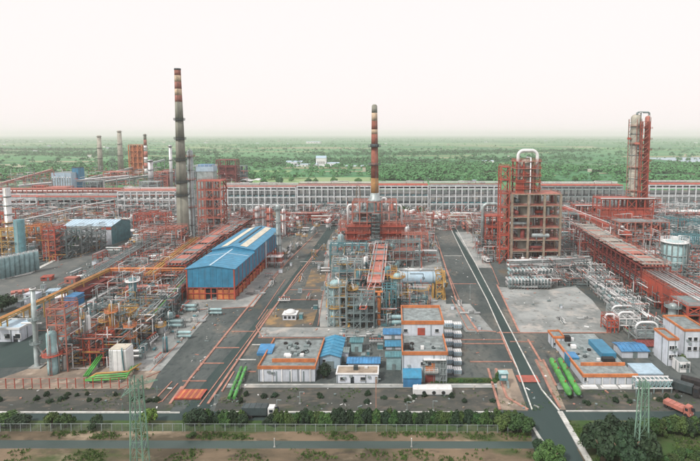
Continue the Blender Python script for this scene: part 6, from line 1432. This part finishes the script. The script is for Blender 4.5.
# green planting under the far rack
for i in range(12):
    X, Y = P(400+rg.uniform(0,24), 213+rg.uniform(-.4,.8)); tree("leafy green bush growing at the foot of the far rack, right of the heaters", X, Y, rg.uniform(5,8), rg.uniform(6,10), LEAF, name="rack_bush", cat="bush", group="bushes at the foot of the far rack", trunk=False)

MIX = [ALU, WHITE, GALV, GREY, SALMON, DARK]; MIXR = [SALMON, RED, ALU, DARK, WHITE, GREY, GALV, GREY]; MIXC = [ALU, WHITE, TEAL, YELLOW, GALV, DARK, SALMON]
for k, (pl, n_, zm, ms, lb) in enumerate([
    ([(324,327),(398,327),(398,318),(432,316),(432,304),(396,300),(396,262),(332,262)], 1900, 13, MIXC, "tangle of thin pipework through the central process unit"),
    ([(330,264),(438,264),(432,226),(338,226)], 1800, 13, MIXR, "tangle of thin red and white pipework before the heaters"),
    ([(50,372),(128,368),(152,345),(178,318),(182,302),(140,302),(64,330)], 1700, 10, MIXC+[DARK,GREY], "tangle of thin pipework in the crowded left yard"),
    ([(84,300),(186,296),(186,256),(130,262)], 1100, 9, MIXR, "tangle of pipework around the orange pipe bridge"),
    ([(-30,262),(58,266),(118,244),(118,222),(-30,222)], 1700, 15, MIX+[YELLOW], "tangle of pipework in the unit behind the diagonal road"),
    ([(-30,226),(184,226),(184,212),(-30,212)], 900, 13, MIXR, "tangle of pipework before the far rack at left"),
    ([(130,262),(190,262),(200,226),(140,230)], 1200, 14, MIXR, "tangle of pipework around the foot of the tall chimney"),
    ([(190,250),(300,238),(318,216),(196,216)], 1500, 14, MIXR, "tangle of pipework behind the blue warehouse"),
    ([(318,226),(350,226),(350,214),(310,214)], 500, 12, MIXR, "tangle of pipework at the back left of the heaters"),
    ([(400,230),(500,232),(500,214),(400,214)], 1000, 9, MIXR, "tangle of pipework at the back between heaters and tan structure"),
    ([(476,264),(510,264),(508,222),(470,226)], 700, 13, MIXR, "tangle of red pipework left of the tan structure"),
    ([(508,292),(600,286),(590,262),(508,262)], 900, 5, MIX, "tangle of pale pipework among the exchangers"),
    ([(560,262),(660,268),(668,218),(560,218)], 2400, 20, MIXR, "tangle of red pipework round the units before the twin columns"),
    ([(572,270),(600,270),(668,336),(640,340),(606,306)], 1300, 5, MIX, "tangle of pale pipework along the maroon rack"),
    ([(655,262),(720,262),(720,214),(655,214)], 1300, 16, MIX+[TEAL], "tangle of pipework at the right edge before the far rack"),
    ([(630,300),(715,345),(715,262),(640,262)], 1800, 12, MIXR, "tangle of pipework at the right edge behind the main rack"),
    ([(-20,196),(250,192),(250,178),(-20,182)], 1400, 24, MIXR, "tangle of pipework in the far unit beyond the rack"),
    ([(510,262),(560,262),(558,250),(510,250)], 900, 34, [SALMON, DARK, RED, ALU, GREY], "tangle of pipework inside the tan concrete structure")]):
    far = pl[0][1] < 230; tangle(pl, n_, zm, ms, 300+k, lb, (2, 9) if not far else (3, 14), .12 if not far else .25, .3 if not far else .6)
for k, (pl, n_) in enumerate([([(216,398),(256,398),(262,340),(330,262),(335,232),(318,240)],500),([(165,388),(200,376),(290,262),(250,310),(215,312)],280),([(440,236),(452,236),(514,380),(440,384)],420),([(545,400),(556,400),(520,345),(560,345),(580,362)],160),
    ([(0,310),(70,290),(140,240),(120,240),(0,290)],260),([(499,290),(520,330),(606,330),(580,290)],200),([(-10,410),(700,410),(700,388),(-10,388)],700),([(258,337),(400,337),(400,326),(320,326)],160),([(330,262),(318,326),(300,326),(312,262)],160)]):
    debris(pl, int(n_*.16), [CONC, GREY, KERBP, TAN, GREY, WHITE], 500+k, "small loose materials lying about the yard", .75)
for i in range(44):
    px, py = rg.uniform(-20,720), rg.choice((rg.uniform(138,146), rg.uniform(142,160), rg.uniform(155,172))); X, Y = P(px, py); s = MPP(Y)*rg.uniform(1.2,3.6)
    t = thing("far_house", "tiny pale house scattered far out on the green plain", "house", X, Y, 0, rg.uniform(-.4,.4), "tiny far houses on the plain"); h = rg.uniform(5,9)
    box(t, "wall", rg.choice((WHITE, WALLB, CREAM)), (0,0,0), (s,s*.6,h)); b = MB(); b.prism([(-s*.54,-s*.34,h),(s*.54,-s*.34,h),(s*.54,s*.34,h),(-s*.54,s*.34,h)], .6); part(t, "roof", b, rg.choice((WHITE, LBLUE, SALMON)))
# the prototypes were only for copying
def drop(o):
    for c in list(o.children): drop(c)
    bpy.data.objects.remove(o)
for t in PROTO.values(): drop(t)
